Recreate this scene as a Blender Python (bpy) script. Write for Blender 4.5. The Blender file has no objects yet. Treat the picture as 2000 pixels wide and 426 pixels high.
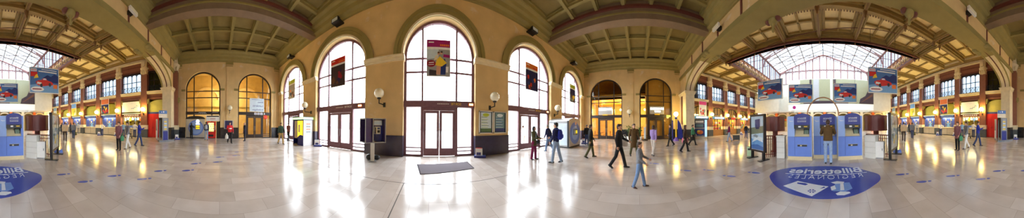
import bpy, bmesh, math, random
from mathutils import Matrix, Vector
random.seed(7)
PI = math.pi
S = bpy.context.scene
COL = S.collection
# ------------------------------------------------------------------ camera (the photograph is a cylindrical panorama of a little over one turn)
F = 260.7; X0 = 839.0; Y0 = 243.3; TILT = 2.7; XT = 1100.0; EYE = 1.65; SEAM = 1638.0
cd = bpy.data.cameras.new('camera'); cam = bpy.data.objects.new('camera', cd); COL.objects.link(cam); S.camera = cam
cd.type = 'PANO'; cd.panorama_type = 'CENTRAL_CYLINDRICAL'; cd.central_cylindrical_radius = 1.0
cd.central_cylindrical_range_u_min = (0 - X0) / F; cd.central_cylindrical_range_u_max = (2000 - X0) / F
cd.central_cylindrical_range_v_min = -(426 - Y0) / F; cd.central_cylindrical_range_v_max = Y0 / F
cd.clip_end = 600; cd.clip_start = 0.05
_h = Vector((math.sin((XT - X0) / F), math.cos((XT - X0) / F), 0))
cam.matrix_world = Matrix.Translation((0, 0, EYE)) @ Matrix.Rotation(TILT / F, 4, _h.cross(Vector((0, 0, 1)))) @ Matrix.Rotation(PI / 2, 4, 'X')
# ------------------------------------------------------------------ light and exposure
S.view_settings.view_transform = 'Standard'; S.view_settings.look = 'None'
S.view_settings.gamma = 1.0; S.view_settings.use_curve_mapping = False
S.view_settings.exposure = 2.0
SKY = 4.8; SKY_BACK = 0.95
w = bpy.data.worlds.new('sky'); S.world = w; w.use_nodes = True
wn = w.node_tree.nodes; wl = w.node_tree.links; bg = wn['Background']
wt = wn.new('ShaderNodeTexCoord'); wd_ = wn.new('ShaderNodeVectorMath'); wd_.operation = 'DOT_PRODUCT'; wd_.inputs[1].default_value = Vector((0.0, 0.98, 0.2)).normalized()
wl.new(wt.outputs['Generated'], wd_.inputs[0])
wm = wn.new('ShaderNodeMapRange'); wm.interpolation_type = 'SMOOTHSTEP'; wm.inputs['From Min'].default_value = -0.05; wm.inputs['From Max'].default_value = 0.62
wm.inputs['To Min'].default_value = SKY_BACK; wm.inputs['To Max'].default_value = SKY; wl.new(wd_.outputs['Value'], wm.inputs['Value']); wl.new(wm.outputs[0], bg.inputs[1])
wc = wn.new('ShaderNodeMix'); wc.data_type = 'RGBA'; wc.inputs['A'].default_value = (0.86, 0.93, 1.0, 1); wc.inputs['B'].default_value = (0.92, 0.955, 1.0, 1)
wr = wn.new('ShaderNodeMapRange'); wr.inputs['From Min'].default_value = -0.05; wr.inputs['From Max'].default_value = 0.62; wl.new(wd_.outputs['Value'], wr.inputs['Value']); wl.new(wr.outputs[0], wc.inputs['Factor']); wl.new(wc.outputs['Result'], bg.inputs[0])   # hazy glare on the sun's side, soft blue away from it
S.cycles.max_bounces = 10; S.cycles.diffuse_bounces = 6; S.cycles.glossy_bounces = 4; S.cycles.transparent_max_bounces = 12
S.cycles.caustics_reflective = False; S.cycles.caustics_refractive = False
LAMP = 1.0

def y0(x): return Y0 + TILT * math.cos((x - XT) / F)
def az(x): return (x - X0) / F
def pol(x, d):
    a = az(x); return Vector((d * math.sin(a), d * math.cos(a), 0))
def dist(x, y): return EYE * F / (y - y0(x))
def G(x, y): return pol(x, dist(x, y))          # where a sight line meets the floor
def zat(x, y, d): return EYE + (y0(x) - y) * d / F

def portal(loc, rot, sx, sy):
    l = bpy.data.lights.new('daylight_portal', 'AREA'); l.shape = 'RECTANGLE'; l.size = sx; l.size_y = sy
    l.cycles.is_portal = True
    o = bpy.data.objects.new('daylight_portal', l); o.location = loc; o.rotation_euler = rot; COL.objects.link(o)

# ------------------------------------------------------------------ materials
MATS = {}
def srgb(c):
    return tuple(((v / 255) / 12.92 if v / 255 <= 0.04045 else ((v / 255 + 0.055) / 1.055) ** 2.4) for v in c) + (1,)
def mat(name, c, rough=0.6, var=0.12, scale=6.0, metal=0.0, bump=0.0, spec=0.5, emit=0.0, ecol=None, stretch=None):
    if name in MATS: return MATS[name]
    m = bpy.data.materials.new(name); m.use_nodes = True; n = m.node_tree; N = n.nodes; L = n.links
    b = N['Principled BSDF']; b.inputs['Roughness'].default_value = rough; b.inputs['Metallic'].default_value = metal
    b.inputs['Specular IOR Level'].default_value = spec
    col = srgb(c)
    tc = N.new('ShaderNodeTexCoord'); no = N.new('ShaderNodeTexNoise'); no.inputs['Scale'].default_value = scale; no.inputs['Detail'].default_value = 5
    if stretch:
        mp = N.new('ShaderNodeMapping'); mp.inputs['Scale'].default_value = stretch
        L.new(tc.outputs['Object'], mp.inputs[0]); L.new(mp.outputs[0], no.inputs['Vector'])
    else: L.new(tc.outputs['Object'], no.inputs['Vector'])
    r = N.new('ShaderNodeValToRGB')
    r.color_ramp.elements[0].position = 0.3; r.color_ramp.elements[1].position = 0.7
    r.color_ramp.elements[0].color = tuple(v * (1 - var) for v in col[:3]) + (1,)
    r.color_ramp.elements[1].color = tuple(min(1, v * (1 + var)) for v in col[:3]) + (1,)
    L.new(no.outputs['Fac'], r.inputs[0]); L.new(r.outputs[0], b.inputs['Base Color'])
    if bump:
        bp = N.new('ShaderNodeBump'); bp.inputs['Strength'].default_value = bump; bp.inputs['Distance'].default_value = 0.02
        L.new(no.outputs['Fac'], bp.inputs['Height']); L.new(bp.outputs[0], b.inputs['Normal'])
    if emit:
        b.inputs['Emission Color'].default_value = srgb(ecol or c); b.inputs['Emission Strength'].default_value = emit
    MATS[name] = m; return m
def glass(name, tint=(245, 248, 250), gloss=0.12, rough=0.02):
    if name in MATS: return MATS[name]
    m = bpy.data.materials.new(name); m.use_nodes = True; N = m.node_tree.nodes; L = m.node_tree.links; N.clear()
    o = N.new('ShaderNodeOutputMaterial'); t = N.new('ShaderNodeBsdfTransparent'); t.inputs[0].default_value = srgb(tint)
    g = N.new('ShaderNodeBsdfGlossy'); g.inputs['Roughness'].default_value = rough
    f = N.new('ShaderNodeFresnel'); ge = N.new('ShaderNodeNewGeometry'); io = N.new('ShaderNodeMapRange')   # the same reflectance from both sides of a thin pane
    io.inputs['To Min'].default_value = 1.45; io.inputs['To Max'].default_value = 1 / 1.45; L.new(ge.outputs['Backfacing'], io.inputs['Value']); L.new(io.outputs[0], f.inputs[0])
    mx = N.new('ShaderNodeMixShader'); L.new(f.outputs[0], mx.inputs[0]); L.new(t.outputs[0], mx.inputs[1]); L.new(g.outputs[0], mx.inputs[2]); L.new(mx.outputs[0], o.inputs[0])
    MATS[name] = m; return m
def floor_mat():
    m = bpy.data.materials.new('stone_slabs'); m.use_nodes = True; N = m.node_tree.nodes; L = m.node_tree.links
    b = N['Principled BSDF']
    tc = N.new('ShaderNodeTexCoord'); mp = N.new('ShaderNodeMapping'); mp.inputs['Rotation'].default_value = (0, 0, PI / 2)
    L.new(tc.outputs['Object'], mp.inputs[0])
    br = N.new('ShaderNodeTexBrick'); br.offset = 0.37; br.squash = 1.3; br.squash_frequency = 3
    br.inputs['Scale'].default_value = 1; br.inputs['Brick Width'].default_value = 0.92; br.inputs['Row Height'].default_value = 0.40
    br.inputs['Mortar Size'].default_value = 0.003; br.inputs['Mortar Smooth'].default_value = 0.3; br.inputs['Bias'].default_value = -0.1
    br.inputs['Color1'].default_value = srgb((212, 201, 193)); br.inputs['Color2'].default_value = srgb((190, 176, 165)); br.inputs['Mortar'].default_value = srgb((166, 150, 138))
    L.new(mp.outputs[0], br.inputs['Vector'])
    no = N.new('ShaderNodeTexNoise'); no.inputs['Scale'].default_value = 2.2; no.inputs['Detail'].default_value = 7; L.new(tc.outputs['Object'], no.inputs['Vector'])
    rr = N.new('ShaderNodeValToRGB'); rr.color_ramp.elements[0].position = 0.3; rr.color_ramp.elements[0].color = (0.89, 0.87, 0.85, 1); rr.color_ramp.elements[1].position = 0.65; rr.color_ramp.elements[1].color = (1, 1, 1, 1)
    L.new(no.outputs['Fac'], rr.inputs[0])
    mx = N.new('ShaderNodeMix'); mx.data_type = 'RGBA'; mx.blend_type = 'MULTIPLY'; mx.inputs['Factor'].default_value = 1
    L.new(br.outputs['Color'], mx.inputs['A']); L.new(rr.outputs[0], mx.inputs['B']); L.new(mx.outputs['Result'], b.inputs['Base Color'])
    mr = N.new('ShaderNodeMapRange'); mr.inputs['To Min'].default_value = 0.11; mr.inputs['To Max'].default_value = 0.22; L.new(no.outputs['Fac'], mr.inputs['Value']); L.new(mr.outputs[0], b.inputs['Roughness'])
    b.inputs['Specular IOR Level'].default_value = 0.62
    return m
CREAM = mat('cream_wall_paint', (216, 184, 128), 0.75, 0.08, 1.3)
def weather(m, c, amount, scale, lo, hi):                       # worn patches of bare plaster
    N = m.node_tree.nodes; L = m.node_tree.links; b = N['Principled BSDF']; src = b.inputs['Base Color'].links[0].from_socket
    no = N.new('ShaderNodeTexNoise'); no.inputs['Scale'].default_value = scale; no.inputs['Detail'].default_value = 8; no.inputs['Roughness'].default_value = 0.65
    tc = N.new('ShaderNodeTexCoord'); L.new(tc.outputs['Object'], no.inputs['Vector'])
    mr = N.new('ShaderNodeMapRange'); mr.inputs['From Min'].default_value = lo; mr.inputs['From Max'].default_value = hi; mr.inputs['To Max'].default_value = amount; L.new(no.outputs['Fac'], mr.inputs['Value'])
    mx = N.new('ShaderNodeMix'); mx.data_type = 'RGBA'; mx.inputs['B'].default_value = srgb(c); L.new(mr.outputs[0], mx.inputs['Factor']); L.new(src, mx.inputs['A']); L.new(mx.outputs['Result'], b.inputs['Base Color'])
weather(CREAM, (224, 208, 180), 0.6, 1.1, 0.60, 0.66)
CREAML = mat('pale_stone', (222, 206, 170), 0.7, 0.08, 3)
MOULD = mat('olive_cream_moulding', (146, 130, 74), 0.7, 0.08, 2)
COFFER = mat('coffer_cream', (242, 220, 160), 0.75, 0.07, 2)
COFRIB = mat('coffer_rib', (160, 136, 84), 0.7, 0.1, 3)
HALLC = mat('hall_ceiling_paint', (136, 118, 68), 0.8, 0.1, 1.5)
BEAM = mat('brown_beam_paint', (126, 104, 82), 0.7, 0.1, 2)
DADO = mat('dark_navy_dado', (50, 42, 66), 0.3, 0.2, 5)
DADOB = mat('black_marble_dado', (34, 34, 40), 0.25, 0.3, 4)
FRAME = mat('plum_brown_metal', (118, 78, 88), 0.45, 0.12, 8)
FRAMED = mat('dark_brown_metal', (44, 32, 28), 0.45, 0.12, 8)
BRICK = mat('terracotta_paint', (138, 86, 64), 0.65, 0.1, 4)
BRICKD = mat('dark_red_brown', (104, 52, 40), 0.6, 0.1, 4)
STEEL = mat('oxide_red_steel', (108, 62, 56), 0.55, 0.12, 6)
STEELG = mat('grey_roof_steel', (120, 112, 106), 0.55, 0.12, 6)
GREYB = mat('pier_grey_base', (84, 88, 88), 0.5, 0.15, 5)
WHITE = mat('white_paint', (236, 234, 228), 0.5, 0.04, 8)
PANE = glass('window_glass')
PANEB = glass('bronze_glass', (246, 238, 214))
GLASSR = glass('roof_glass', (200, 210, 220))
BLACK = mat('black_metal', (24, 22, 24), 0.4, 0.2, 10)
GREY = mat('grey_metal', (150, 150, 150), 0.35, 0.08, 10, metal=0.4)
SILVER = mat('silver_panel', (188, 186, 182), 0.3, 0.06, 6, metal=0.5)
BLUE = mat('kiosk_blue', (104, 134, 212), 0.35, 0.05, 5)
BLUEL = mat('kiosk_pale_blue', (150, 178, 230), 0.35, 0.05, 5)
NAVY = mat('deep_blue', (26, 36, 128), 0.35, 0.08, 6)
BEIGE = mat('kiosk_beige', (214, 198, 160), 0.5, 0.06, 6)
RED = mat('signal_red', (206, 26, 22), 0.4, 0.06, 6)
YEL = mat('yellow', (246, 200, 30), 0.5, 0.06, 6)
ORANGE = mat('orange', (236, 110, 30), 0.5, 0.06, 6)
MAROON = mat('maroon_metal', (96, 34, 34), 0.4, 0.12, 9)
GLOBE = mat('opal_globe', (238, 228, 196), 0.25, 0.03, 4)
GLOBELIT = mat('lit_opal_globe', (255, 236, 150), 0.3, 0.02, 4, emit=19 * LAMP, ecol=(255, 222, 120))
SKIN = mat('skin', (206, 158, 130), 0.5, 0.06, 20)

# ------------------------------------------------------------------ mesh builder
class MB:
    def __init__(s): s.V = []; s.Fc = []; s.MI = []; s.mats = []; s.SM = []
    def mi(s, m):
        if m not in s.mats: s.mats.append(m)
        return s.mats.index(m)
    def add(s, vs, fs, m, smooth=False):
        k = len(s.V); s.V += [tuple(v) for v in vs]; i = s.mi(m)
        for f in fs: s.Fc.append([a + k for a in f]); s.MI.append(i); s.SM.append(smooth)
        return s
    def box(s, x0, x1, y0_, y1, z0, z1, m, rz=0, about=None):
        vs = [(x, y, z) for z in (z0, z1) for y in (y0_, y1) for x in (x0, x1)]
        if rz:
            cx, cy = about or ((x0 + x1) / 2, (y0_ + y1) / 2); c, n = math.cos(rz), math.sin(rz)
            vs = [(cx + (x - cx) * c - (y - cy) * n, cy + (x - cx) * n + (y - cy) * c, z) for x, y, z in vs]
        return s.add(vs, [(0, 2, 3, 1), (4, 5, 7, 6), (0, 1, 5, 4), (2, 6, 7, 3), (0, 4, 6, 2), (1, 3, 7, 5)], m)
    def prism(s, poly, a0, a1, m, ax='y', smooth=False):   # polygon extruded along an axis; poly in the other two coordinates
        def P(p, a): return (p[0], a, p[1]) if ax == 'y' else ((a, p[0], p[1]) if ax == 'x' else (p[0], p[1], a))
        n = len(poly); vs = [P(p, a0) for p in poly] + [P(p, a1) for p in poly]
        return s.add(vs, [tuple(range(n))[::-1], tuple(range(n, 2 * n))] + [(i, (i + 1) % n, n + (i + 1) % n, n + i) for i in range(n)], m)
    def bar(s, p0, p1, wd, h, m):                          # rectangular bar between two points
        p0, p1 = Vector(p0), Vector(p1); d = (p1 - p0).normalized()
        up = Vector((0, 0, 1)) if abs(d.z) < 0.95 else Vector((0, 1, 0))
        a = d.cross(up).normalized() * wd / 2; b = a.cross(d).normalized() * h / 2
        vs = [p + i * a + j * b for p in (p0, p1) for i, j in ((-1, -1), (1, -1), (1, 1), (-1, 1))]
        return s.add(vs, [(0, 1, 2, 3), (7, 6, 5, 4), (0, 4, 5, 1), (1, 5, 6, 2), (2, 6, 7, 3), (3, 7, 4, 0)], m)
    def tube(s, pts, r, m, n=8, cap=True, smooth=True):
        pts = [Vector(p) for p in pts]; rs = r if isinstance(r, (list, tuple)) else [r] * len(pts)
        vs = []; fs = []; prev = None
        for i, p in enumerate(pts):
            t = (pts[min(i + 1, len(pts) - 1)] - pts[max(i - 1, 0)]).normalized()
            if prev is None: prev = t.orthogonal().normalized()
            prev = (prev - t * prev.dot(t)).normalized(); q = t.cross(prev)
            for j in range(n):
                a = 2 * PI * j / n; vs.append(p + (prev * math.cos(a) + q * math.sin(a)) * rs[i])
        for i in range(len(pts) - 1):
            for j in range(n):
                fs.append((i * n + j, i * n + (j + 1) % n, (i + 1) * n + (j + 1) % n, (i + 1) * n + j))
        s.add(vs, fs, m, smooth)
        if cap:
            s.add(vs[:n], [tuple(range(n))[::-1]], m); s.add(vs[-n:], [tuple(range(n))], m)
        return s
    def cyl(s, c, r, z0, z1, m, n=20): return s.tube([(c[0], c[1], z0), (c[0], c[1], z1)], r, m, n)
    def lathe(s, prof, c, m, n=20, smooth=True):           # prof: (r, z) from bottom to top
        vs = [(c[0] + r * math.cos(2 * PI * j / n), c[1] + r * math.sin(2 * PI * j / n), z) for r, z in prof for j in range(n)]
        fs = [(i * n + j, i * n + (j + 1) % n, (i + 1) * n + (j + 1) % n, (i + 1) * n + j) for i in range(len(prof) - 1) for j in range(n)]
        s.add(vs, fs, m, smooth); s.add(vs[:n], [tuple(range(n))[::-1]], m); s.add(vs[-n:], [tuple(range(n))], m); return s
    def ell(s, c, r, m, n=16, k=10):
        r = r if isinstance(r, (list, tuple)) else (r, r, r)
        vs = [(c[0], c[1], c[2] - r[2])]; fs = []
        for i in range(1, k):
            a = -PI / 2 + PI * i / k
            for j in range(n): vs.append((c[0] + r[0] * math.cos(a) * math.cos(2 * PI * j / n), c[1] + r[1] * math.cos(a) * math.sin(2 * PI * j / n), c[2] + r[2] * math.sin(a)))
        vs.append((c[0], c[1], c[2] + r[2])); t = len(vs) - 1
        for j in range(n):
            fs.append((0, 1 + (j + 1) % n, 1 + j)); fs.append((t, t - n + j, t - n + (j + 1) % n))
            for i in range(k - 2): fs.append((1 + i * n + j, 1 + i * n + (j + 1) % n, 1 + (i + 1) * n + (j + 1) % n, 1 + (i + 1) * n + j))
        return s.add(vs, fs, m, True)
    def arc(s, cx, cz, r0, r1, ya, yb, m, k=1.0, a0=0.0, a1=PI, n=24, k1=None):   # curved bar in the xz plane
        k1 = k if k1 is None else k1; vs = []; fs = []
        for i in range(n + 1):
            a = a0 + (a1 - a0) * i / n; c, q = math.cos(a), math.sin(a)
            for r, kk in ((r0, k), (r1, k1)):
                for y in (ya, yb): vs.append((cx + r * c, y, cz + r * q * kk))
        for i in range(n):
            b = 4 * i
            fs += [(b, b + 4, b + 6, b + 2), (b + 1, b + 3, b + 7, b + 5), (b, b + 1, b + 5, b + 4), (b + 2, b + 6, b + 7, b + 3)]
        fs += [(0, 2, 3, 1), (4 * n, 4 * n + 1, 4 * n + 3, 4 * n + 2)]
        return s.add(vs, fs, m)
    def loft(s, rings, m, n=16):                          # horizontal ellipses: (centre, rx, ry)
        vs = [(c[0] + rx * math.cos(2 * PI * j / n), c[1] + ry * math.sin(2 * PI * j / n), c[2]) for c, rx, ry in rings for j in range(n)]
        fs = [(i * n + j, i * n + (j + 1) % n, (i + 1) * n + (j + 1) % n, (i + 1) * n + j) for i in range(len(rings) - 1) for j in range(n)]
        fs += [tuple(range(n))[::-1], tuple(range(n * (len(rings) - 1), n * len(rings)))]
        return s.add(vs, fs, m, True)
    def mesh(s, name):
        me = bpy.data.meshes.new(name); me.from_pydata(s.V, [], s.Fc)
        for m in s.mats: me.materials.append(m)
        me.polygons.foreach_set('material_index', s.MI); me.polygons.foreach_set('use_smooth', s.SM)
        bm = bmesh.new(); bm.from_mesh(me); bmesh.ops.recalc_face_normals(bm, faces=bm.faces); bm.to_mesh(me); bm.free()
        me.update(); return me
    def build(s, name, parent=None, loc=(0, 0, 0), rz=0):
        o = bpy.data.objects.new(name, s.mesh(name)); COL.objects.link(o); o.location = loc; o.rotation_euler = (0, 0, rz)
        if parent: o.parent = parent
        return o
def tag(o, label=None, cat=None, group=None, kind=None):
    if label: o['label'] = label
    if cat: o['category'] = cat
    if group: o['group'] = group
    if kind: o['kind'] = kind
    return o
def thing(name, label, cat, loc=(0, 0, 0), rz=0, group=None):
    o = bpy.data.objects.new(name, None); COL.objects.link(o); o.location = loc; o.rotation_euler = (0, 0, rz); o.empty_display_size = 0.2
    return tag(o, label, cat, group)
def struct(o): o['kind'] = 'structure'; return o
def kids(o): return [c for c in bpy.data.objects if c.parent == o]
def dup(o, loc=None, rz=None, label=None, parent=None):
    c = o.copy(); COL.objects.link(c)
    if parent: c.parent = parent
    if loc is not None: c.location = loc
    if rz is not None: c.rotation_euler = (0, 0, rz)
    if label: c['label'] = label
    for k in kids(o): dup(k, parent=c)
    return c
def text(txt, size, m, wd=None, mirror=True, depth=0.004, ht=None, bold=0.0, space=1.0):       # lettering standing in the xz plane, centred, facing -y, mirrored as in the photograph
    cu = bpy.data.curves.new('lettering', 'FONT'); cu.body = txt; cu.size = size; cu.align_x = 'CENTER'; cu.align_y = 'CENTER'; cu.extrude = depth / 2; cu.resolution_u = 3; cu.offset = bold; cu.space_character = space
    t = bpy.data.objects.new('lettering', cu); COL.objects.link(t)
    dg = bpy.context.evaluated_depsgraph_get(); me = bpy.data.meshes.new_from_object(t.evaluated_get(dg)); bpy.data.objects.remove(t)
    vs = [v.co.copy() for v in me.vertices]; fs = [tuple(p.vertices) for p in me.polygons]; bpy.data.meshes.remove(me)
    k = 1.0
    if wd and vs:
        k = wd / max(1e-6, max(v.x for v in vs) - min(v.x for v in vs))
    sg = -1 if mirror else 1; kz = k
    if ht and vs: kz = ht / max(1e-6, max(v.y for v in vs) - min(v.y for v in vs))
    b = MB(); b.add([(sg * v.x * k, -v.z, v.y * kz) for v in vs], fs, m); return b
def put(b, src, dx=0, dy=0, dz=0, rot=None):                     # add one builder's shapes to another
    off = Vector((dx, dy, dz)); k = len(b.V)
    for v in src.V:
        q = Vector(v)
        if rot is not None: q = rot @ q
        b.V.append(tuple(q + off))
    for f, i, sm in zip(src.Fc, src.MI, src.SM): b.Fc.append([a + k for a in f]); b.MI.append(b.mi(src.mats[i])); b.SM.append(sm)
    return b
# frames of the walls: local x right, y away from the viewer, z up
AX = az(1613.5); SD = Vector((math.sin(AX), math.cos(AX), 0)); TD = Vector((math.cos(AX), -math.sin(AX), 0))
def M(s, t, z=0): return SD * s + TD * t + Vector((0, 0, z))
class Fr:
    def __init__(s, o, rz): s.o = Vector(o); s.rz = rz
    def at(s, u, v=0, z=0): return s.o + Vector((u * math.cos(s.rz) - v * math.sin(s.rz), u * math.sin(s.rz) + v * math.cos(s.rz), z))
YF, XL, XR, YB, YG = 6.8, -14.5, 15.6, -4.9, -5.9
TT, TS, S1, S2 = 14.3, -15.0, 11.5, 28.5
FRONT = Fr((0, YF, 0), 0); LEFT = Fr((XL, 0, 0), PI / 2); RIGHT = Fr((XR, 0, 0), -PI / 2)
RS = math.atan2(SD.y, SD.x)                                   # angle of the axis of the great hall
TICK = Fr(TD * TT, RS + PI); SHOP = Fr(TD * TS, RS); END = Fr(SD * S2, RS - PI / 2); HALL = Fr((0, 0, 0), RS - PI / 2)   # HALL: x = t, y = s
ZC = 9.4
# ================================================================== THE SETTING
def arch_wall(name, fr, u0, u1, z1, ops, th, m, n=20):
    b = MB(); cur = u0
    for uc, hw, sp, ri in ops:
        if uc - hw > cur: b.box(cur, uc - hw, 0, th, 0, z1, m)
        pts = [(uc - hw * math.cos(PI * i / n), sp + ri * math.sin(PI * i / n)) for i in range(n + 1)]
        vs = []; fs = []
        for (x, z) in pts: vs += [(x, 0, z), (x, th, z), (x, 0, z1), (x, th, z1)]
        for i in range(n):
            k = 4 * i; fs += [(k, k + 4, k + 6, k + 2), (k + 1, k + 3, k + 7, k + 5), (k, k + 1, k + 5, k + 4), (k + 2, k + 6, k + 7, k + 3)]
        b.add(vs, fs, m); cur = uc + hw
    b.box(cur, u1, 0, th, 0, z1, m)
    return struct(b.build(name, loc=fr.o, rz=fr.rz))
FOPS = [(-11.6, 2.1, 5.3, 2.05), (-5.7, 2.12, 5.3, 2.0), (0.52, 1.9, 5.3, 1.95), (6.65, 2.1, 5.3, 2.0), (12.5, 2.1, 5.3, 2.05)]
LOPS = [(-1.9, 1.94, 5.4, 1.92), (3.93, 1.95, 5.4, 1.9)]
ROPS = [(-4.0, 2.0, 5.4, 1.92), (2.0, 1.94, 5.4, 1.92)]
# floor and the street outside
b = MB(); b.add([(-60, -60, 0), (60, -60, 0), (60, 9, 0), (-60, 9, 0)], [(0, 1, 2, 3)], floor_mat()); struct(b.build('floor'))
b = MB(); b.box(-80, 80, 9, 90, -0.2, -0.02, mat('street_paving', (176, 172, 166), 0.85, 0.08, 1)); struct(b.build('floor_street'))
JOINT = mat('floor_joint', (84, 76, 70), 0.7, 0.2, 9)
b = MB(); b.box(-8.5, 3.2, 3.72, 3.74, 0, 0.002, JOINT); struct(b.build('trim_1'))
b = MB(); b.box(-0.72, -0.70, 1.2, 3.72, 0, 0.002, JOINT); struct(b.build('trim_2'))
arch_wall('wall_front', FRONT, XL - 0.4, XR + 0.4, ZC, FOPS, 0.5, CREAM)
arch_wall('wall_left', LEFT, YB, YF, ZC, LOPS, 0.5, CREAM)
arch_wall('wall_right', RIGHT, -YF, -YB, ZC, ROPS, 0.5, CREAM)
# archivolts of the street wall, impost bands, dado
b = MB()
for uc, hw, sp, ri in FOPS:
    b.arc(uc, sp, hw, hw + 0.50, -0.08, 0.0, MOULD, k=ri / hw, k1=(ri + 0.5) / (hw + 0.5))
    b.arc(uc, sp, hw + 0.33, hw + 0.52, -0.14, -0.08, MOULD, k=(ri + 0.33) / (hw + 0.33), k1=(ri + 0.52) / (hw + 0.52))
    b.arc(uc, sp, hw, hw + 0.10, -0.11, -0.08, CREAML, k=ri / hw, k1=(ri + 0.1) / (hw + 0.1))
struct(b.build('trim_3', loc=FRONT.o))
b = MB(); d = MB(); e = [XL] + [q for o in FOPS for q in (o[0] - o[1], o[0] + o[1])] + [XR]
for i in range(0, len(e), 2):
    if e[i + 1] - e[i] < 0.15: continue
    for z0, z1, pr in ((5.02, 5.10, 0.05), (5.10, 5.24, 0.09), (5.24, 5.32, 0.15)): b.box(e[i] - 0.06, e[i + 1] + 0.06, -pr, 0.2, z0, z1, CREAML)
    d.box(e[i] - 0.01, e[i + 1] + 0.01, -0.04, 0.3, 0, 1.05, DADO); d.box(e[i] - 0.015, e[i + 1] + 0.015, -0.055, 0.3, 1.05, 1.09, DADO)
struct(b.build('trim_4', loc=FRONT.o)); struct(d.build('baseboard_front', loc=FRONT.o))
for nm, fr, ops, u0, u1, mm in (('left', LEFT, LOPS, YB, YF, DADOB), ('right', RIGHT, ROPS, -YF, -YB, DADOB)):
    b = MB(); d = MB(); e = [u0] + [q for o in ops for q in (o[0] - o[1], o[0] + o[1])] + [u1]
    for i in range(0, len(e), 2):
        d.box(e[i], e[i + 1], -0.03, 0.02, 0, 1.2, mm)
    for uc, hw, sp, ri in ops:                                  # little impost blocks beside each arch
        for sgn in (-1, 1):
            x = uc + sgn * hw
            for z0, z1, pr in ((5.22, 5.34, 0.07), (5.34, 5.42, 0.12)): b.box(min(x, x + sgn * 0.45), max(x, x + sgn * 0.45), -pr, 0.05, z0, z1, MOULD)
    mid = (ops[0][0] + ops[0][1] + ops[1][0] - ops[1][1]) / 2
    for c in (mid, u0 + 0.25, u1 - 0.25):                         # flat pilasters with a small cap
        b.box(c - 0.32, c + 0.32, -0.06, 0.0, 1.2, 8.0, CREAM); b.box(c - 0.4, c + 0.4, -0.14, 0, 8.0, 8.25, MOULD); b.box(c - 0.36, c + 0.36, -0.09, 0, 7.82, 7.88, MOULD)
    struct(b.build('trim_5' if nm == 'left' else 'trim_6', loc=fr.o, rz=fr.rz)); struct(d.build('baseboard_' + nm, loc=fr.o, rz=fr.rz))
# great cornice round the front hall
CP = [(0, 8.28), (-0.10, 8.28), (-0.14, 8.42), (-0.30, 8.50), (-0.34, 8.72), (-0.50, 8.80), (-0.56, 8.98), (-0.78, 9.10), (-0.80, 9.22), (0, ZC)]
def cornice(name, fr, u0, u1, m=MOULD):
    b = MB(); n = len(CP); e0 = 1; vs = []
    for u, sg in ((u0, 1), (u1, -1)):
        for y, z in CP: vs.append((u + sg * (-y), y, z))
    b.add(vs, [tuple(range(n)), tuple(range(n, 2 * n))] + [(i, i + 1, n + i + 1, n + i) for i in range(n - 1)] + [(n - 1, 0, n, 2 * n - 1)], m)
    return struct(b.build(name, loc=fr.o, rz=fr.rz))
BACKG = Fr((0, YB, 0), PI)
cornice('trim_7', FRONT, XL, XR); cornice('trim_8', LEFT, YB, YF); cornice('trim_9', RIGHT, -YF, -YB); cornice('trim_10', BACKG, -XR, -XL)
# ceiling of the front hall: flat panels, two deep cross beams, ribs
b = MB(); b.box(XL - 0.5, XR + 0.5, YG, YF + 0.5, ZC, ZC + 0.3, HALLC); struct(b.build('ceiling'))
b = MB()
for x0, x1 in ((-8.30, -7.75), (8.20, 8.80)):
    b.box(x0, x1, YB + 0.1, YF - 0.1, 8.28, ZC, BEAM); b.box(x0 - 0.12, x1 + 0.12, YB + 0.1, YF - 0.1, 8.95, 9.1, BRICKD); b.box(x0 - 0.06, x1 + 0.06, YB + 0.1, YF - 0.1, 8.62, 8.70, MOULD)
struct(b.build('trim_11'))
b = MB(); ya, yb = YB + 0.7, YF - 0.7; nb = 6
for x0, x1, cross in ((XL + 0.7, -8.30, [-9.0, -10.9, -12.7]), (8.80, XR - 0.7, [9.5, 11.4, 13.3]), (-7.75, 8.20, [-6.9, -3.9, 0.2, 4.3, 7.3])):
    deep = 0.34
    for i in range(nb + 1):
        y = ya + (yb - ya) * i / nb; b.box(x0, x1, y - 0.10, y + 0.10, ZC - deep, ZC, MOULD); b.box(x0, x1, y - 0.17, y + 0.17, ZC - 0.14, ZC, MOULD)
    for x in cross: b.box(x - 0.10, x + 0.10, ya, yb, ZC - 0.26, ZC, MOULD); b.box(x - 0.16, x + 0.16, ya, yb, ZC - 0.12, ZC, MOULD)
struct(b.build('trim_12'))
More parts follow.
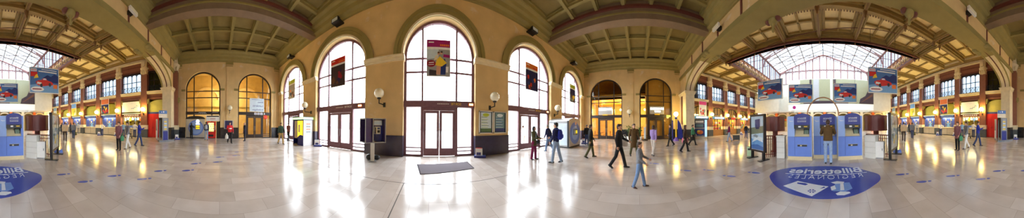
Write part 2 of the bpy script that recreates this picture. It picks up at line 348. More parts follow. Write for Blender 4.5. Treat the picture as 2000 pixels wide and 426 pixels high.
# the deep girder between the front hall and the great hall, on two pilasters with curved brackets
GX0, GX1 = -12.8, 13.4
b = MB(); b.box(XL - 1, XR + 2, YG, YB, 7.22, ZC + 0.3, CREAM); b.box(XL - 1, XR + 2, YG - 0.06, YB + 0.06, 7.08, 7.22, MOULD)
b.box(XL, XR, YB, YB + 0.05, 7.22, 7.42, MOULD)
x = -12.6
while x < 13.4: b.box(x - 0.06, x + 0.06, YB, YB + 0.05, 7.42, 8.3, BRICKD); x += 2.2
struct(b.build('trim_13'))
b = MB()
for sg, gx in ((-1, GX0), (1, GX1)):
    far = XL - 1.0 if sg < 0 else XR + 2.0
    b.box(min(gx, far), max(gx, far), YG, YB, 0, 5.05, CREAML)
    for z0, z1, pr in ((5.02, 5.12, 0.06), (5.12, 5.28, 0.12), (5.28, 5.36, 0.18)): b.box(min(gx - sg * pr, far), max(gx - sg * pr, far), YG - pr, YB + pr, z0, z1, CREAML)
    b.box(min(gx - sg * 0.05, far), max(gx - sg * 0.05, far), YG - 0.05, YB + 0.05, 0, 1.2, DADOB)
    b.box(min(gx, far), max(gx, far), YG + 0.1, YB - 0.1, 5.36, 7.22, CREAM)
    # the curved bracket: a quarter ellipse from the cap up to the girder
    n = 18; cx = gx - sg * 4.5; poly = [(gx, 7.22)] + [(cx + sg * 4.5 * math.cos(PI / 2 * i / n), 5.36 + 1.78 * math.sin(PI / 2 * i / n)) for i in range(n + 1)]
    b.prism(poly, YG + 0.04, YB - 0.04, CREAML)
    for yy in (YG, YB):                                         # raised edge mouldings and the dark channel along the curve
        pts = [Vector((cx + sg * (4.5 - 0.02) * math.cos(PI / 2 * i / n), yy, 5.36 + 1.78 * math.sin(PI / 2 * i / n))) for i in range(n + 1)]
        b.tube(pts, 0.07, MOULD, 6)
    pts = [Vector((cx + sg * 4.49 * math.cos(PI / 2 * i / n), (YG + YB) / 2, 5.36 + 1.77 * math.sin(PI / 2 * i / n))) for i in range(n + 1)]
    b.tube(pts, 0.05, BRICKD, 6)
    x = gx + sg * 1.05
    b.box(min(x, x + sg * 0.5), max(x, x + sg * 0.5), YB - 0.02, YB + 0.03, 1.2, 5.0, BRICKD)
    b.box(min(x, x + sg * 0.55), max(x, x + sg * 0.55), YB - 0.02, YB + 0.12, 1.2, 1.75, CREAML)
struct(b.build('trim_14'))
b = MB()                                                        # carved consoles where the brackets meet the girder, pendants further in
for gx in (GX0 + 4.4, GX1 - 4.4):
    for dx, r in ((-0.3, 0.18), (0, 0.24), (0.3, 0.18)): b.ell((gx + dx, YG + 0.0, 7.1), (r, 0.22, 0.16), MOULD, 10, 6); b.ell((gx + dx, YB, 7.1), (r, 0.22, 0.16), MOULD, 10, 6)
for gx in (3.7, -2.9):
    b.ell((gx, YG, 7.05), (0.26, 0.24, 0.2), MOULD, 12, 6); b.lathe([(0.02, 6.45), (0.07, 6.5), (0.09, 6.62), (0.05, 6.72), (0.12, 6.85), (0.16, 7.1)], (gx, YG), MOULD, 10)
    b.ell((gx - 0.3, YG, 7.1), (0.16, 0.2, 0.14), BRICKD, 10, 6); b.ell((gx + 0.3, YG, 7.1), (0.16, 0.2, 0.14), BRICKD, 10, 6)
struct(b.build('trim_15'))

# ------------------------------------------------------------------ the great hall: coffered ceiling, skylight, lattice girders
TL, TR, ZR = -10.2, 9.2, 9.0
ZP = 9.5
b = MB()
def hq(s0, s1_, t0, t1): b.add([(t0, s0, ZP), (t1, s0, ZP), (t1, s1_, ZP), (t0, s1_, ZP), (t0, s0, ZP + .2), (t1, s0, ZP + .2), (t1, s1_, ZP + .2), (t0, s1_, ZP + .2)], [(0, 1, 2, 3), (4, 5, 6, 7), (0, 1, 5, 4), (2, 3, 7, 6), (0, 3, 7, 4), (1, 2, 6, 5)], COFFER)
hq(1.5, S1, TS - 0.6, TT + 0.6); hq(S1, S2 + 0.4, TS - 0.6, TL); hq(S1, S2 + 0.4, TR, TT + 0.6)
struct(b.build('ceiling_hall', rz=HALL.rz))
b = MB(); BAY = 3.1; DK = mat('rib_dark_edge', (128, 96, 60), 0.6, 0.12, 4)
scuts = [S1 - BAY * k for k in range(0, 4)]; tcuts = [-0.5 + BAY * k for k in range(-4, 5)]
def rib(t0, t1, s0, s1_, z=ZR, m=COFRIB): b.box(t0, t1, s0, s1_, z, ZP, m)
def okp(s, t): return M(s, t).y < YG + 0.15
for t in [TS + 0.2, TL - 0.4] + [q for q in tcuts if TL < q < TR] + [TR + 0.4, TT - 0.2]:
    s0 = (-YG + (-0.17 * t)) / 0.9855 if False else next((q / 20 for q in range(30, 240) if okp(q / 20, t)), 3)
    rib(t - 0.13, t + 0.13, s0, S1); rib(t - 0.24, t + 0.24, s0, S1, ZR + 0.18); rib(t - 0.05, t + 0.05, s0, S1, ZR - 0.06, DK)
for s in scuts:
    ts = [q / 10 for q in range(int(TS * 10), int(TT * 10) + 1) if okp(s, q / 10)]
    if not ts: continue
    rib(ts[0], ts[-1], s - 0.13, s + 0.13); rib(ts[0], ts[-1], s - 0.24, s + 0.24, ZR + 0.18)
    if s < S1:
        for t in [q for q in ts if int(round(q * 10)) % 2 == 0]: b.box(t, t + 0.1, s + 0.14, s + 0.30, ZR + 0.02, ZR + 0.14, DK)   # dentils
    for t in tcuts + [TL - 0.4, TR + 0.4]:                       # turned pendants at the crossings
        if okp(s, t) and TL - 1 < t < TR + 1: b.lathe([(0.02, ZR - 0.42), (0.07, ZR - 0.36), (0.05, ZR - 0.26), (0.13, ZR - 0.16), (0.16, ZR)], (t, s), DK, 8)
ts_ = [TL - 0.4] + [q for q in tcuts if TL + 1 < q < TR - 1] + [TR + 0.4]
def cell(t0, t1, s0, s1_, nx, ny):                               # raised frames that divide one coffer into smaller panels
    if not (okp(s0, t0) and okp(s0, t1)): return
    for i in range(nx + 1):
        t = t0 + (t1 - t0) * i / nx; b.box(t - 0.07, t + 0.07, s0, s1_, ZP - 0.17, ZP, COFRIB)
    for j in range(ny + 1):
        s = s0 + (s1_ - s0) * j / ny; b.box(t0, t1, s - 0.07, s + 0.07, ZP - 0.17, ZP, COFRIB)
for i in range(len(scuts) - 1):
    for j in range(len(ts_) - 1): cell(ts_[j] + 0.42, ts_[j + 1] - 0.42, scuts[i + 1] + 0.42, scuts[i] - 0.42, 2, 2)
    cell(TS + 0.6, TL - 0.9, scuts[i + 1] + 0.42, scuts[i] - 0.42, 2, 2); cell(TR + 0.9, TT - 0.6, scuts[i + 1] + 0.42, scuts[i] - 0.42, 2, 2)
for t0, t1 in ((TS, TL), (TR, TT)):                              # the side aisles beside the skylight
    s = S1 + BAY
    while s < S2: rib(t0, t1, s - 0.12, s + 0.12); rib(t0, t1, s - 0.2, s + 0.2, ZR + 0.2); s += BAY
    for k in range(int((S2 - S1) / BAY) + 1): cell(t0 + 0.5, t1 - 0.5, S1 + BAY * k + 0.4, min(S1 + BAY * (k + 1) - 0.4, S2), 2, 1)
    rib(t0, t0 + 0.3, S1, S2); rib(t1 - 0.3, t1, S1, S2)
struct(b.build('trim_16', rz=HALL.rz))
b = MB(); b.box(TL - 0.2, TR + 0.2, S1 - 0.1, S1 + 0.25, ZR - 0.25, ZR + 0.6, STEEL); b.box(TL - 0.2, TR + 0.2, S1 - 0.2, S1 + 0.35, ZR - 0.25, ZR - 0.15, STEEL)
b.prism([(TL - 0.2, ZR + 0.6), (TR + 0.2, ZR + 0.6), (TR + 0.2, 13.0), (-0.5, 16.3), (TL - 0.2, 13.0)], S1 + 0.02, S1 + 0.2, COFFER)
struct(b.build('trim_17', rz=HALL.rz))
# lattice girders along both edges of the skylight
def lattice(name, t):
    b = MB(); n = 17; L = S2 - S1
    b.box(t - 0.22, t + 0.22, S1, S2, ZR - 0.25, ZR - 0.12, STEEL); b.box(t - 0.16, t + 0.16, S1, S2, ZR - 0.12, ZR - 0.02, STEEL)
    b.box(t - 0.22, t + 0.22, S1, S2, ZR + 0.95, ZR + 1.1, STEEL)
    for i in range(n):
        a0 = S1 + L * i / n; a1 = S1 + L * (i + 1) / n; c = (a0 + a1) / 2; r = L / n / 2
        b.bar((t, a0, ZR - 0.05), (t, a1, ZR + 0.95), 0.06, 0.06, STEEL); b.bar((t, a1, ZR - 0.05), (t, a0, ZR + 0.95), 0.06, 0.06, STEEL)
        b.tube([(t, c + 0.28 * math.cos(q * PI / 6), ZR + 0.45 + 0.28 * math.sin(q * PI / 6)) for q in range(13)], 0.04, mat('gilt_iron', (196, 140, 70), 0.45, 0.1, 9), 5)
        b.box(t - 0.05, t + 0.05, a0 - 0.04, a0 + 0.04, ZR - 0.1, ZR + 1.0, STEEL)
    for k in range(6): b.lathe([(0.03, ZR - 0.55), (0.08, ZR - 0.45), (0.14, ZR - 0.25)], (t, S1 + 0.2 + BAY * k), STEEL, 8)
    return struct(b.build(name, rz=HALL.rz))
lattice('trim_18', TL); lattice('trim_19', TR)
ZE, ZA, TA = 13.0, 16.3, -0.5
for nm, t in (('window_1', TL), ('window_2', TR)):                # clerestory glazing
    r = thing(nm, None, None, HALL.o, HALL.rz); struct(r)
    f = MB(); p = MB()
    k = 0; s = S1
    while s <= S2 + 0.01:
        w_ = 0.2 if k % 3 == 0 else 0.09; f.box(t - w_ / 2, t + w_ / 2, s - w_ / 2, s + w_ / 2, ZR + 1.1, ZE, STEEL); s += 0.95; k += 1
    f.box(t - 0.12, t + 0.12, S1, S2, ZE - 0.1, ZE + 0.15, STEEL)
    p.box(t - 0.01, t + 0.01, S1, S2, ZR + 1.1, ZE, GLASSR)
    f.build('frame', r); p.build('pane', r)
r = thing('window_3', None, None, HALL.o, HALL.rz); struct(r)     # the glazed roof
f = MB(); p = MB(); tr = MB()
for te in (TL, TR):
    d = Vector((TA - te, 0, ZA - ZE))
    P = lambda q, s, dz=0: Vector((te, s, ZE + dz)) + d * q
    p.add([P(0, S1, .06), P(0, S2, .06), P(1, S2, .06), P(1, S1, .06)], [(0, 1, 2, 3)], GLASSR)
    k = 0; s = S1
    while s <= S2 + 0.01:
        f.bar(P(0, s), P(1, s), 0.09 if k % 2 else 0.17, 0.08 if k % 2 else 0.16, STEELG); s += 1.06; k += 1
    for q in (0.0, 0.2, 0.4, 0.6, 0.8, 1.0): f.bar(P(q, S1), P(q, S2), 0.13, 0.12, STEELG)
    for q in range(1, 20): f.bar(P(q / 20, S1, .03), P(q / 20, S2, .03), 0.02, 0.02, STEELG)
    for s in (S1 + 3.2, S1 + 9.0, S2 - 0.3):                      # lattice trusses with curved feet
        n = 22; prev = None
        for i in range(n + 1):
            q = i / n; a = P(q, s, -0.1); c = P(q, s, -0.5)
            if i == n: c = Vector((TA, s, ZA - 0.55))
            if prev:
                tr.bar(prev[0], a, 0.1, 0.06, STEEL); tr.bar(prev[1], c, 0.1, 0.06, STEEL)
                tr.bar(prev[0], c, 0.04, 0.04, STEEL); tr.bar(prev[1], a, 0.04, 0.04, STEEL)
            prev = (a, c)
        pts = [Vector((te + (TA - te) * 0.14 * (1 - math.cos(PI / 2 * i / 8)), s, ZE - 1.4 + 1.4 * math.sin(PI / 2 * i / 8) + 0.14 * (ZA - ZE) * (i / 8) * 0.6)) for i in range(9)]
        for i in range(8): tr.bar(pts[i], pts[i + 1], 0.1, 0.2, STEEL)
f.build('frame', r); p.build('pane', r); tr.build('truss', r)
r = thing('window_4', None, None, HALL.o, HALL.rz); struct(r)     # the glazed gable
f = MB(); p = MB(); ZG = 10.5
p.add([(TL, S2, ZG), (TR, S2, ZG), (TR, S2, ZE), (TA, S2, ZA), (TL, S2, ZE)], [(0, 1, 2, 3, 4)], GLASSR)
nm_ = 13
def gz(t): return ZE + (ZA - ZE) * (1 - abs(t - TA) / ((TA - TL) if t < TA else (TR - TA)))
for i in range(nm_ + 1):
    t = TL + (TR - TL) * i / nm_; f.box(t - 0.1, t + 0.1, S2 - 0.12, S2 - 0.02, ZG, gz(t), STEEL)
    if i < nm_:
        t2 = t + (TR - TL) / nm_; m_ = (t + t2) / 2; f.box(m_ - 0.045, m_ + 0.045, S2 - 0.08, S2 - 0.02, ZG, gz(m_), STEEL)
        f.arc(m_, 12.55, (t2 - t) / 2 - 0.08, (t2 - t) / 2, S2 - 0.1, S2 - 0.02, STEEL, n=8, k=0.7)
for z in (ZG, ZE - 0.02, ZE + 0.14): f.box(TL, TR, S2 - 0.13, S2 - 0.02, z, z + 0.1, STEEL)
for te in (TL, TR): f.bar((te, S2 - 0.1, ZE), (TA, S2 - 0.1, ZA), 0.16, 0.22, STEEL)
f.build('frame', r); p.build('pane', r)
# ------------------------------------------------------------------ facades inside the great hall
ROOMW = mat('room_wall_yellow', (206, 186, 92), 0.7, 0.08, 3)
def facade(name, fr, piers, pw, lower_open, zb_dark):
    u0, u1 = piers[0], piers[-1]
    for k, u in enumerate(piers):
        b = MB()
        b.box(u - pw / 2, u + pw / 2, 0, 0.8, 1.42, 7.3, BRICK)
        b.box(u - pw / 2 - 0.05, u + pw / 2 + 0.05, -0.05, 0.8, 0, 0.95, GREYB)
        b.box(u - pw / 2 - 0.08, u + pw / 2 + 0.08, -0.08, 0.8, 0.95, 1.42, CREAML)
        for sg in (-1, 1):                                        # corbels carrying the beam
            c = u + sg * (pw / 2 + 0.10)
            b.box(c - 0.12, c + 0.12, 0.05, 0.5, 4.05, 4.42, MOULD); b.ell((c, 0.12, 4.0), (0.11, 0.12, 0.16), MOULD, 8, 5)
        b.lathe([(pw / 2 - 0.02, 7.2), (pw / 2 + 0.05, 7.35), (pw / 2 + 0.02, 7.5), (pw / 2 + 0.16, 7.85), (pw / 2 + 0.22, 8.05)], (u, 0.38), CREAML, 8)
        for q in (-1, 0, 1): b.ell((u + q * pw * 0.36, -0.06, 7.55), (0.12, 0.14, 0.22), CREAML, 8, 6)
        b.box(u - pw / 2 + 0.04, u + pw / 2 - 0.04, -0.02, 0.6, 8.0, 8.75, CREAML); b.prism([(u - 0.2, 8.75), (u + 0.2, 8.75), (u + 0.14, 8.2), (u - 0.14, 8.2)], -0.16, 0.0, CREAML)
        b.box(u - 0.1, u + 0.1, 0.8, 3.2, 0, 4.5, ROOMW)
        struct(b.build('%s_pier_%d' % (name, k + 1), loc=fr.o, rz=fr.rz))
    b = MB()
    for i in range(len(piers) - 1):
        a, c = piers[i] + pw / 2, piers[i + 1] - pw / 2
        b.box(a, c, 0.28, 0.8, 4.42, 5.0, BRICK); b.box(a, c, 0.2, 0.5, 4.62, 4.74, BRICKD)
        b.box(a, c, -0.02, 0.8, 5.0, 5.30, CREAML); b.box(a, c, -0.1, 0.0, 5.22, 5.30, CREAML)
        b.box(a, c, 0.25, 0.8, 7.75, 8.75, BRICK); b.box(a, c, 0.18, 0.5, 7.72, 7.86, BRICKD); b.box(a, c, 0.2, 0.4, 8.3, 8.36, BRICKD)
        b.box(a, a + 0.1, 0.3, 0.8, 5.3, 7.75, BRICKD); b.box(c - 0.1, c, 0.3, 0.8, 5.3, 7.75, BRICKD)
    b.box(u0, u1, -0.05, 0.8, 8.75, 9.0, CREAML); b.box(u0, u1, -0.25, 0.8, 9.0, 9.2, MOULD); b.box(u0, u1, -0.45, 0.8, 9.2, ZP, CREAML)
    b.box(u0, u1, 0.8, 3.2, 4.5, 4.7, ROOMW)                      # ceiling and walls of the rooms behind
    r = MB(); r.box(u0, u1, 3.2, 3.3, 0, 4.7, ROOMW); struct(r.build(name + '_rear', loc=fr.o, rz=fr.rz))
    return struct(b.build(name, loc=fr.o, rz=fr.rz))
TP = [-TT * (0.4226 + 0.248 * k) for k in range(-1, 7)][::-1]      # u = -s
SP = [6.0 + 3.4 * k for k in range(0, 7)]
facade('wall_ticket_side', TICK, TP, 0.76, 0, 0)
facade('wall_shop_side', SHOP, SP[1:], 0.76, 0, 0)
WN = [5]
def upper_window(fr, a, c, dark=False):
    r = thing('window_%d' % WN[0], None, None, fr.at((a + c) / 2, 0.45, 5.3), fr.rz); WN[0] += 1; struct(r)
    hw = (c - a) / 2; f = MB(); p = MB(); g = MB()
    f.box(-hw, hw, -0.05, 0.05, 0, 0.08, FRAMED); f.box(-hw, hw, -0.05, 0.05, 2.25, 2.45, FRAMED); f.box(-hw, hw, -0.04, 0.04, 1.3, 1.36, FRAMED)
    for i in range(5):
        x = -hw + 2 * hw * i / 4; f.box(x - 0.035, x + 0.035, -0.05, 0.05, 0, 2.4, FRAMED)
        if i < 4: f.arc(x + hw / 4, 2.02, hw / 4 - 0.04, hw / 4, -0.04, 0.04, FRAMED, n=8, k=0.75, k1=0.95)
    p.box(-hw, hw, -0.008, 0.008, 0, 2.4, GLASSR)
    n = 6
    for z in (0.05, 0.62): g.box(-hw, hw, -0.32, -0.27, z, z + 0.045, BLACK)
    for i in range(n):
        x0, x1 = -hw + 2 * hw * i / n, -hw + 2 * hw * (i + 1) / n; xm = (x0 + x1) / 2
        g.bar((x0, -0.295, .06), (x1, -0.295, .63), 0.03, 0.03, BLACK); g.bar((x1, -0.295, .06), (x0, -0.295, .63), 0.03, 0.03, BLACK)
        g.tube([(xm + 0.15 * math.cos(q * PI / 5), -0.295, 0.34 + 0.15 * math.sin(q * PI / 5)) for q in range(11)], 0.014, BLACK, 4)
        g.box(x0 - 0.012, x0 + 0.012, -0.31, -0.28, 0.05, 0.65, BLACK)
    f.build('frame', r); p.build('pane', r); g.build('balustrade', r)
for fr, ps in ((TICK, TP), (SHOP, SP[1:])):
    for i in range(len(ps) - 1): upper_window(fr, ps[i] + 0.5, ps[i + 1] - 0.5)
b = MB(); a = TP[-2]                                              # unlit loft behind the bay next to the hall, and behind the shops
b.box(a, TP[-1] + 0.1, 2.2, 2.3, 4.7, 9.6, ROOMW); b.box(a - 0.1, a, 0.85, 2.3, 4.7, 9.6, ROOMW); b.box(a, TP[-1] + 0.1, 0.8, 2.3, 9.0, 9.1, ROOMW)
b.box(TP[-1] - 0.2, TP[-1] + 0.1, 0.4, 0.8, 0, 9.6, CREAM)
struct(b.build('wall_loft', loc=TICK.o, rz=TICK.rz))
b = MB(); b.box(3.5, 11, 0.6, 0.9, 0, 9.6, CREAM); struct(b.build('wall_shop_return', loc=SHOP.o, rz=SHOP.rz))
# far end of the great hall
GW = mat('grey_cream_wall', (206, 202, 188), 0.7, 0.05, 2)
b = MB(); b.box(TS - 0.8, TT + 0.8, 0.02, 0.4, 4.2, ZG, GW); b.box(TS - 0.8, TL, 0.02, 0.4, ZG, ZP + 0.2, GW); b.box(TR, TT + 0.8, 0.02, 0.4, ZG, ZP + 0.2, GW)
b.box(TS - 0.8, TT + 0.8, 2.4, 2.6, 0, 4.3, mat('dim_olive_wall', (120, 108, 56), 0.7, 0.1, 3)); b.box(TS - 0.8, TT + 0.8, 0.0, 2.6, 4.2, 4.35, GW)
for k in range(11):
    t = TS + 1.2 + k * 2.7; b.box(t - 0.3, t + 0.3, 0.0, 0.5, 0, 4.2, ORANGE if k % 2 else CREAML)
    b.arc(t + 1.35, 3.3, 1.05, 1.2, 0.1, 0.3, CREAML, n=10, k=0.55, k1=0.7)
struct(b.build('wall_back', loc=END.o, rz=END.rz))
b = MB(); b.box(TS + 0.4, -9.2, -3.6, 0, 4.2, 7.2, GW); b.box(-9.2, -6.9, -2.2, 0, 4.2, 7.4, GW); b.box(9.0, 12.8, -4.2, 0, 4.2, 8.4, GW); b.box(-7.4, -6.9, -2.24, -2.2, 4.9, 6.3, BRICKD)
struct(b.build('wall_mezzanine', loc=END.o, rz=END.rz))

# ------------------------------------------------------------------ rooms behind the two side walls of the front hall
def room(name, fr, u0, u1, dep, m, fl, zt=8.6):
    b = MB(); b.box(u0 - 0.2, u1 + 0.2, dep, dep + 0.2, 0, zt, m); b.box(u0 - 0.2, u0, 0.5, dep, 0, zt, m); b.box(u1, u1 + 0.2, 0.5, dep, 0, zt, m); b.box(u0 - 0.2, u1 + 0.2, 0.5, dep + 0.2, zt, zt + 0.2, m)
    return struct(b.build(name, loc=fr.o, rz=fr.rz))
YROOM = mat('passage_yellow', (204, 184, 132), 0.75, 0.08, 2); BROOM = mat('restaurant_amber', (186, 156, 90), 0.75, 0.15, 2)
room('wall_passage', LEFT, YB - 0.2, YF + 0.4, 5.0, YROOM, None); room('wall_restaurant', RIGHT, -YF - 0.4, -YB + 0.2, 7.0, BROOM, None, 7.6)
b = MB(); b.arc(-1.9, 5.0, 1.6, 1.9, 4.85, 5.0, CREAML); b.arc(3.93, 5.0, 1.6, 1.9, 4.85, 5.0, CREAML); b.box(YB, YF, 4.85, 5.0, 3.9, 4.1, MOULD); struct(b.build('trim_20', loc=LEFT.o, rz=LEFT.rz))
b = MB(); b.box(-YF, -YB, 0.9, 6.9, 5.0, 5.25, mat('amber_soffit', (214, 150, 60), 0.6, 0.1, 3)); b.box(-YF, -YB, 0.9, 1.0, 5.0, 5.6, BROOM); struct(b.build('ceiling_restaurant', loc=RIGHT.o, rz=RIGHT.rz))

# ------------------------------------------------------------------ arched windows with their doors
DN = [1]
def arched(fr, op, v, fm, gm, doors=True, mull=0.47, zl=(2.62, 2.95), hz=(4.5, 5.22), side_rails=True):
    uc, hw, sp, ri = op
    r = thing('window_%d' % WN[0], None, None, fr.at(uc, v), fr.rz); WN[0] += 1; struct(r)
    f = MB(); p = MB(); k = ri / hw
    f.arc(0, sp, hw - 0.13, hw + 0.02, -0.07, 0.07, fm, k=(ri - 0.13) / (hw - 0.13), k1=k)
    f.box(-hw, -hw + 0.13, -0.07, 0.07, 0, sp, fm); f.box(hw - 0.13, hw, -0.07, 0.07, 0, sp, fm)
    mx = hw * mull * 1.03; top = sp + ri * math.sqrt(1 - (mx / hw) ** 2)
    for x in (-mx, mx): f.box(x - 0.05, x + 0.05, -0.05, 0.05, zl[1], top, fm); f.box(x - 0.07, x + 0.07, -0.06, 0.06, 0, zl[0], fm)
    for z in hz: f.box(-hw, hw, -0.045, 0.045, z - 0.045, z + 0.045, fm)
    if side_rails:
        for sg in (-1, 1):
            for z0, z1 in ((0.0, 0.09), (0.22, 0.28), (0.42, 0.48)): f.box(min(sg * mx, sg * hw), max(sg * mx, sg * hw), -0.045, 0.045, z0, z1, fm)
    l = MB(); l.box(-hw - 0.02, hw + 0.02, -0.16, 0.12, zl[0], zl[1], fm); l.box(-hw - 0.02, hw + 0.02, -0.19, 0.0, zl[1] - 0.05, zl[1], fm)
    n = 20; arcp = [(hw * 0.97 * math.cos(PI * i / n), sp + ri * 0.97 * math.sin(PI * i / n)) for i in range(n + 1)]
    p.prism([(hw - 0.1, zl[1])] + arcp + [(-hw + 0.1, zl[1])], -0.008, 0.008, gm)
    if doors:
        for sg in (-1, 1): p.box(min(sg * mx, sg * hw), max(sg * mx, sg * hw), -0.008, 0.008, 0.05, zl[0], gm)
    f.build('frame', r); p.build('pane', r); l.build('lintel', r)
    if doors:
        d = thing('door_%d' % DN[0], None, None, fr.at(uc, v), fr.rz); DN[0] += 1; struct(d)
        fm2 = MB(); fm2.box(-mx + 0.07, mx - 0.07, -0.05, 0.05, 2.44, zl[0], fm); fm2.build('door_frame', d)
        for sg in (-1, 1):
            x0, x1 = (0.012, mx - 0.075) if sg > 0 else (-mx + 0.075, -0.012)
            lf = MB(); lf.box(x0, x0 + 0.12, -0.03, 0.03, 0.02, 2.43, fm); lf.box(x1 - 0.12, x1, -0.03, 0.03, 0.02, 2.43, fm); lf.box(x0 + 0.12, x1 - 0.12, -0.028, 0.028, 2.30, 2.43, fm); lf.box(x0 + 0.12, x1 - 0.12, -0.028, 0.028, 0.02, 0.42, fm); lf.box(x0 + 0.12, x1 - 0.12, -0.036, -0.028, 0.36, 0.40, fm)
            lo = lf.build('leaf', d); gl = MB(); gl.box(x0 + 0.12, x1 - 0.12, -0.006, 0.006, 0.42, 2.30, gm); gl.build('glass', lo)
            xh = 0.075 * sg; h = MB(); h.tube([(xh, -0.03, 0.85), (xh, -0.09, 0.88), (xh, -0.09, 1.32), (xh, -0.03, 1.35)], 0.014, GREY, 6); h.build('handle', lo)
    return r
for op in FOPS: arched(FRONT, op, 0.34, FRAME, PANE)
arched(LEFT, LOPS[0], 0.3, FRAMED, PANEB, doors=False, side_rails=False, mull=0.5)
arched(LEFT, LOPS[1], 0.3, FRAMED, PANEB)
arched(RIGHT, ROPS[0], 0.3, FRAMED, PANEB); arched(RIGHT, ROPS[1], 0.3, FRAMED, PANEB)
# light enters through these openings
for op in FOPS: portal((op[0], YF + 0.7, 3.7), (-PI / 2, 0, 0), 4.4, 7.4)
portal(M((S1 + S2) / 2, -0.5, ZR + 1.12), (0, 0, HALL.rz), 19.0, 16.8)
# ================================================================== THINGS
def rot2(rz): return Matrix.Rotation(rz, 3, 'Z')
def yaw(x): return -az(x)                                  # rz that turns a thing's front (-y) to the camera
# ------------------------------------------------------------------ ticket machines on their arc
def machine(xc, d, rz, label, paper, fl=()):
    t = thing('ticket_machine', label, 'ticket machine', pol(xc, d), rz, 'blue ticket machines')
    W = 0.555
    b = MB(); b.box(-W - 0.005, W + 0.005, -0.03, 0.55, 0, 0.16, BEIGE); b.box(-W - 0.03, W + 0.03, -0.06, 0.55, 0.0, 0.05, BEIGE); b.build('plinth', t)
    b = MB(); b.box(-W, W, 0.0, 0.5, 0.16, 1.06, BLUE); b.box(-W, -W + 0.32, 0.0, 0.5, 1.07, 2.02, BLUEL); b.box(W - 0.1, W, 0.0, 0.5, 1.07, 2.02, BLUE)
    b.box(-W + 0.32, W - 0.1, 0.30, 0.5, 1.06, 2.0, BEIGE); b.box(-W + 0.315, -W + 0.325, -0.004, 0.0, 0.2, 1.05, NAVY); b.box(-W, W, 0.01, 0.5, 1.055, 1.075, NAVY)
    b.build('cabinet', t)
    for sg in (-1, 1):                                       # flared grey side walls
        p = MB(); p.prism([(sg * W, 0.0), (sg * (W + 0.02), 0.0), (sg * (W + (0.17 if sg in fl else 0.02)), 0.55), (sg * W, 0.55)], 0.0, 2.0, SILVER, ax='z'); p.build('side_panel', t)
    h = MB(); n = 14; R = 0.36; xc_ = 0.11
    pts = [(xc_ + R * math.cos(PI * i / n), 1.98 + 0.16 * math.sin(PI * i / n)) for i in range(n + 1)]
    h.prism([(xc_ + R, 1.62)] + pts + [(xc_ - R, 1.62)], -0.05, 0.42, NAVY); h.box(xc_ - R, xc_ + R, -0.055, 0.4, 1.44, 1.62, BLACK)
    ho = h.build('header', t)
    e = MB(); put(e, text('Billetteries', 0.12, WHITE, 0.40), xc_, -0.054, 1.92); put(e, text('REGIONALES', 0.06, WHITE, 0.40), xc_, -0.054, 1.77); e.box(xc_ - 0.21, xc_ + 0.21, -0.054, -0.05, 1.835, 1.843, WHITE); e.build('lettering', ho)
    e = MB(); e.box(xc_ - 0.16, xc_ - 0.04, -0.06, -0.05, 1.50, 1.57, WHITE); e.build('white_notice', ho); e = MB(); e.box(xc_ + 0.1, xc_ + 0.26, -0.06, -0.05, 1.52, 1.56, YEL); e.build('yellow_notice', ho)
    s = MB(); s.prism([(0.30, 1.08), (0.30, 1.36), (0.02, 1.10), (0.02, 1.08)], xc_ - R, xc_ + R, BEIGE, ax='x'); s.build('shelf', t)
    sc = MB(); sc.prism([(0.24, 1.12), (0.30, 1.40), (0.22, 1.43), (0.10, 1.16)], xc_ + 0.06, xc_ + 0.32, BLACK, ax='x'); so = sc.build('screen', t)
    g = MB(); g.prism([(0.205, 1.405), (0.212, 1.400), (0.112, 1.185), (0.105, 1.19)], xc_ + 0.09, xc_ + 0.29, mat('screen_glow', (120, 136, 120), 0.2, 0.3, 30), ax='x'); g.build('display', so)
    k = MB(); k.box(-0.10, 0.34, -0.012, 0.0, 0.62, 0.70, BLACK); k.box(-0.12, 0.36, -0.016, -0.01, 0.70, 0.72, GREY); k.box(0.02, 0.1, -0.016, -0.01, 0.635, 0.685, BEIGE); k.build('ticket_slot', t)
    # a small swoosh emblem on the pale strip
    m_ = MB(); m_.prism([(-0.52, 1.84), (-0.42, 1.80), (-0.30, 1.80), (-0.30, 1.785), (-0.44, 1.775), (-0.47, 1.80)], -0.006, 0.0, WHITE); m_.build('emblem', t)
    if paper:
        q = MB(); q.box(xc_ - 0.34, xc_ - 0.06, 0.20, 0.206, 1.30, 1.52, WHITE); q.build('paper_notice', t)
    return t
machine(1561.5, 6.16, yaw(1561.5) + math.radians(-9), 'blue ticket machine at the left of the three, beside the red drum railing', False, (-1,))
machine(1611.5, 6.43, yaw(1611.5), 'blue ticket machine in the middle, with the man in brown jacket in front', True)
machine(1660.5, 6.16, yaw(1660.5) + math.radians(9), 'blue ticket machine at the right of the three, with a pale lit screen', False, (1,))
b = MB(); c0 = pol(1607.5, 7.15); n = 24; b.tube([(0.84 * math.cos(PI * i / n), 0, 2.12 + 0.95 * math.sin(PI * i / n)) for i in range(n + 1)], 0.035, mat('bronze_tube', (168, 124, 84), 0.35, 0.08, 8, metal=0.6), 8)
for sx in (-0.84, 0.84): b.tube([(sx, 0, 0), (sx, 0, 2.13)], 0.035, MATS['bronze_tube'], 8)
tag(b.build('arch_hoop', loc=c0, rz=yaw(1607.5)), 'thin bronze hoop arching up behind the blue ticket machines', 'hoop')
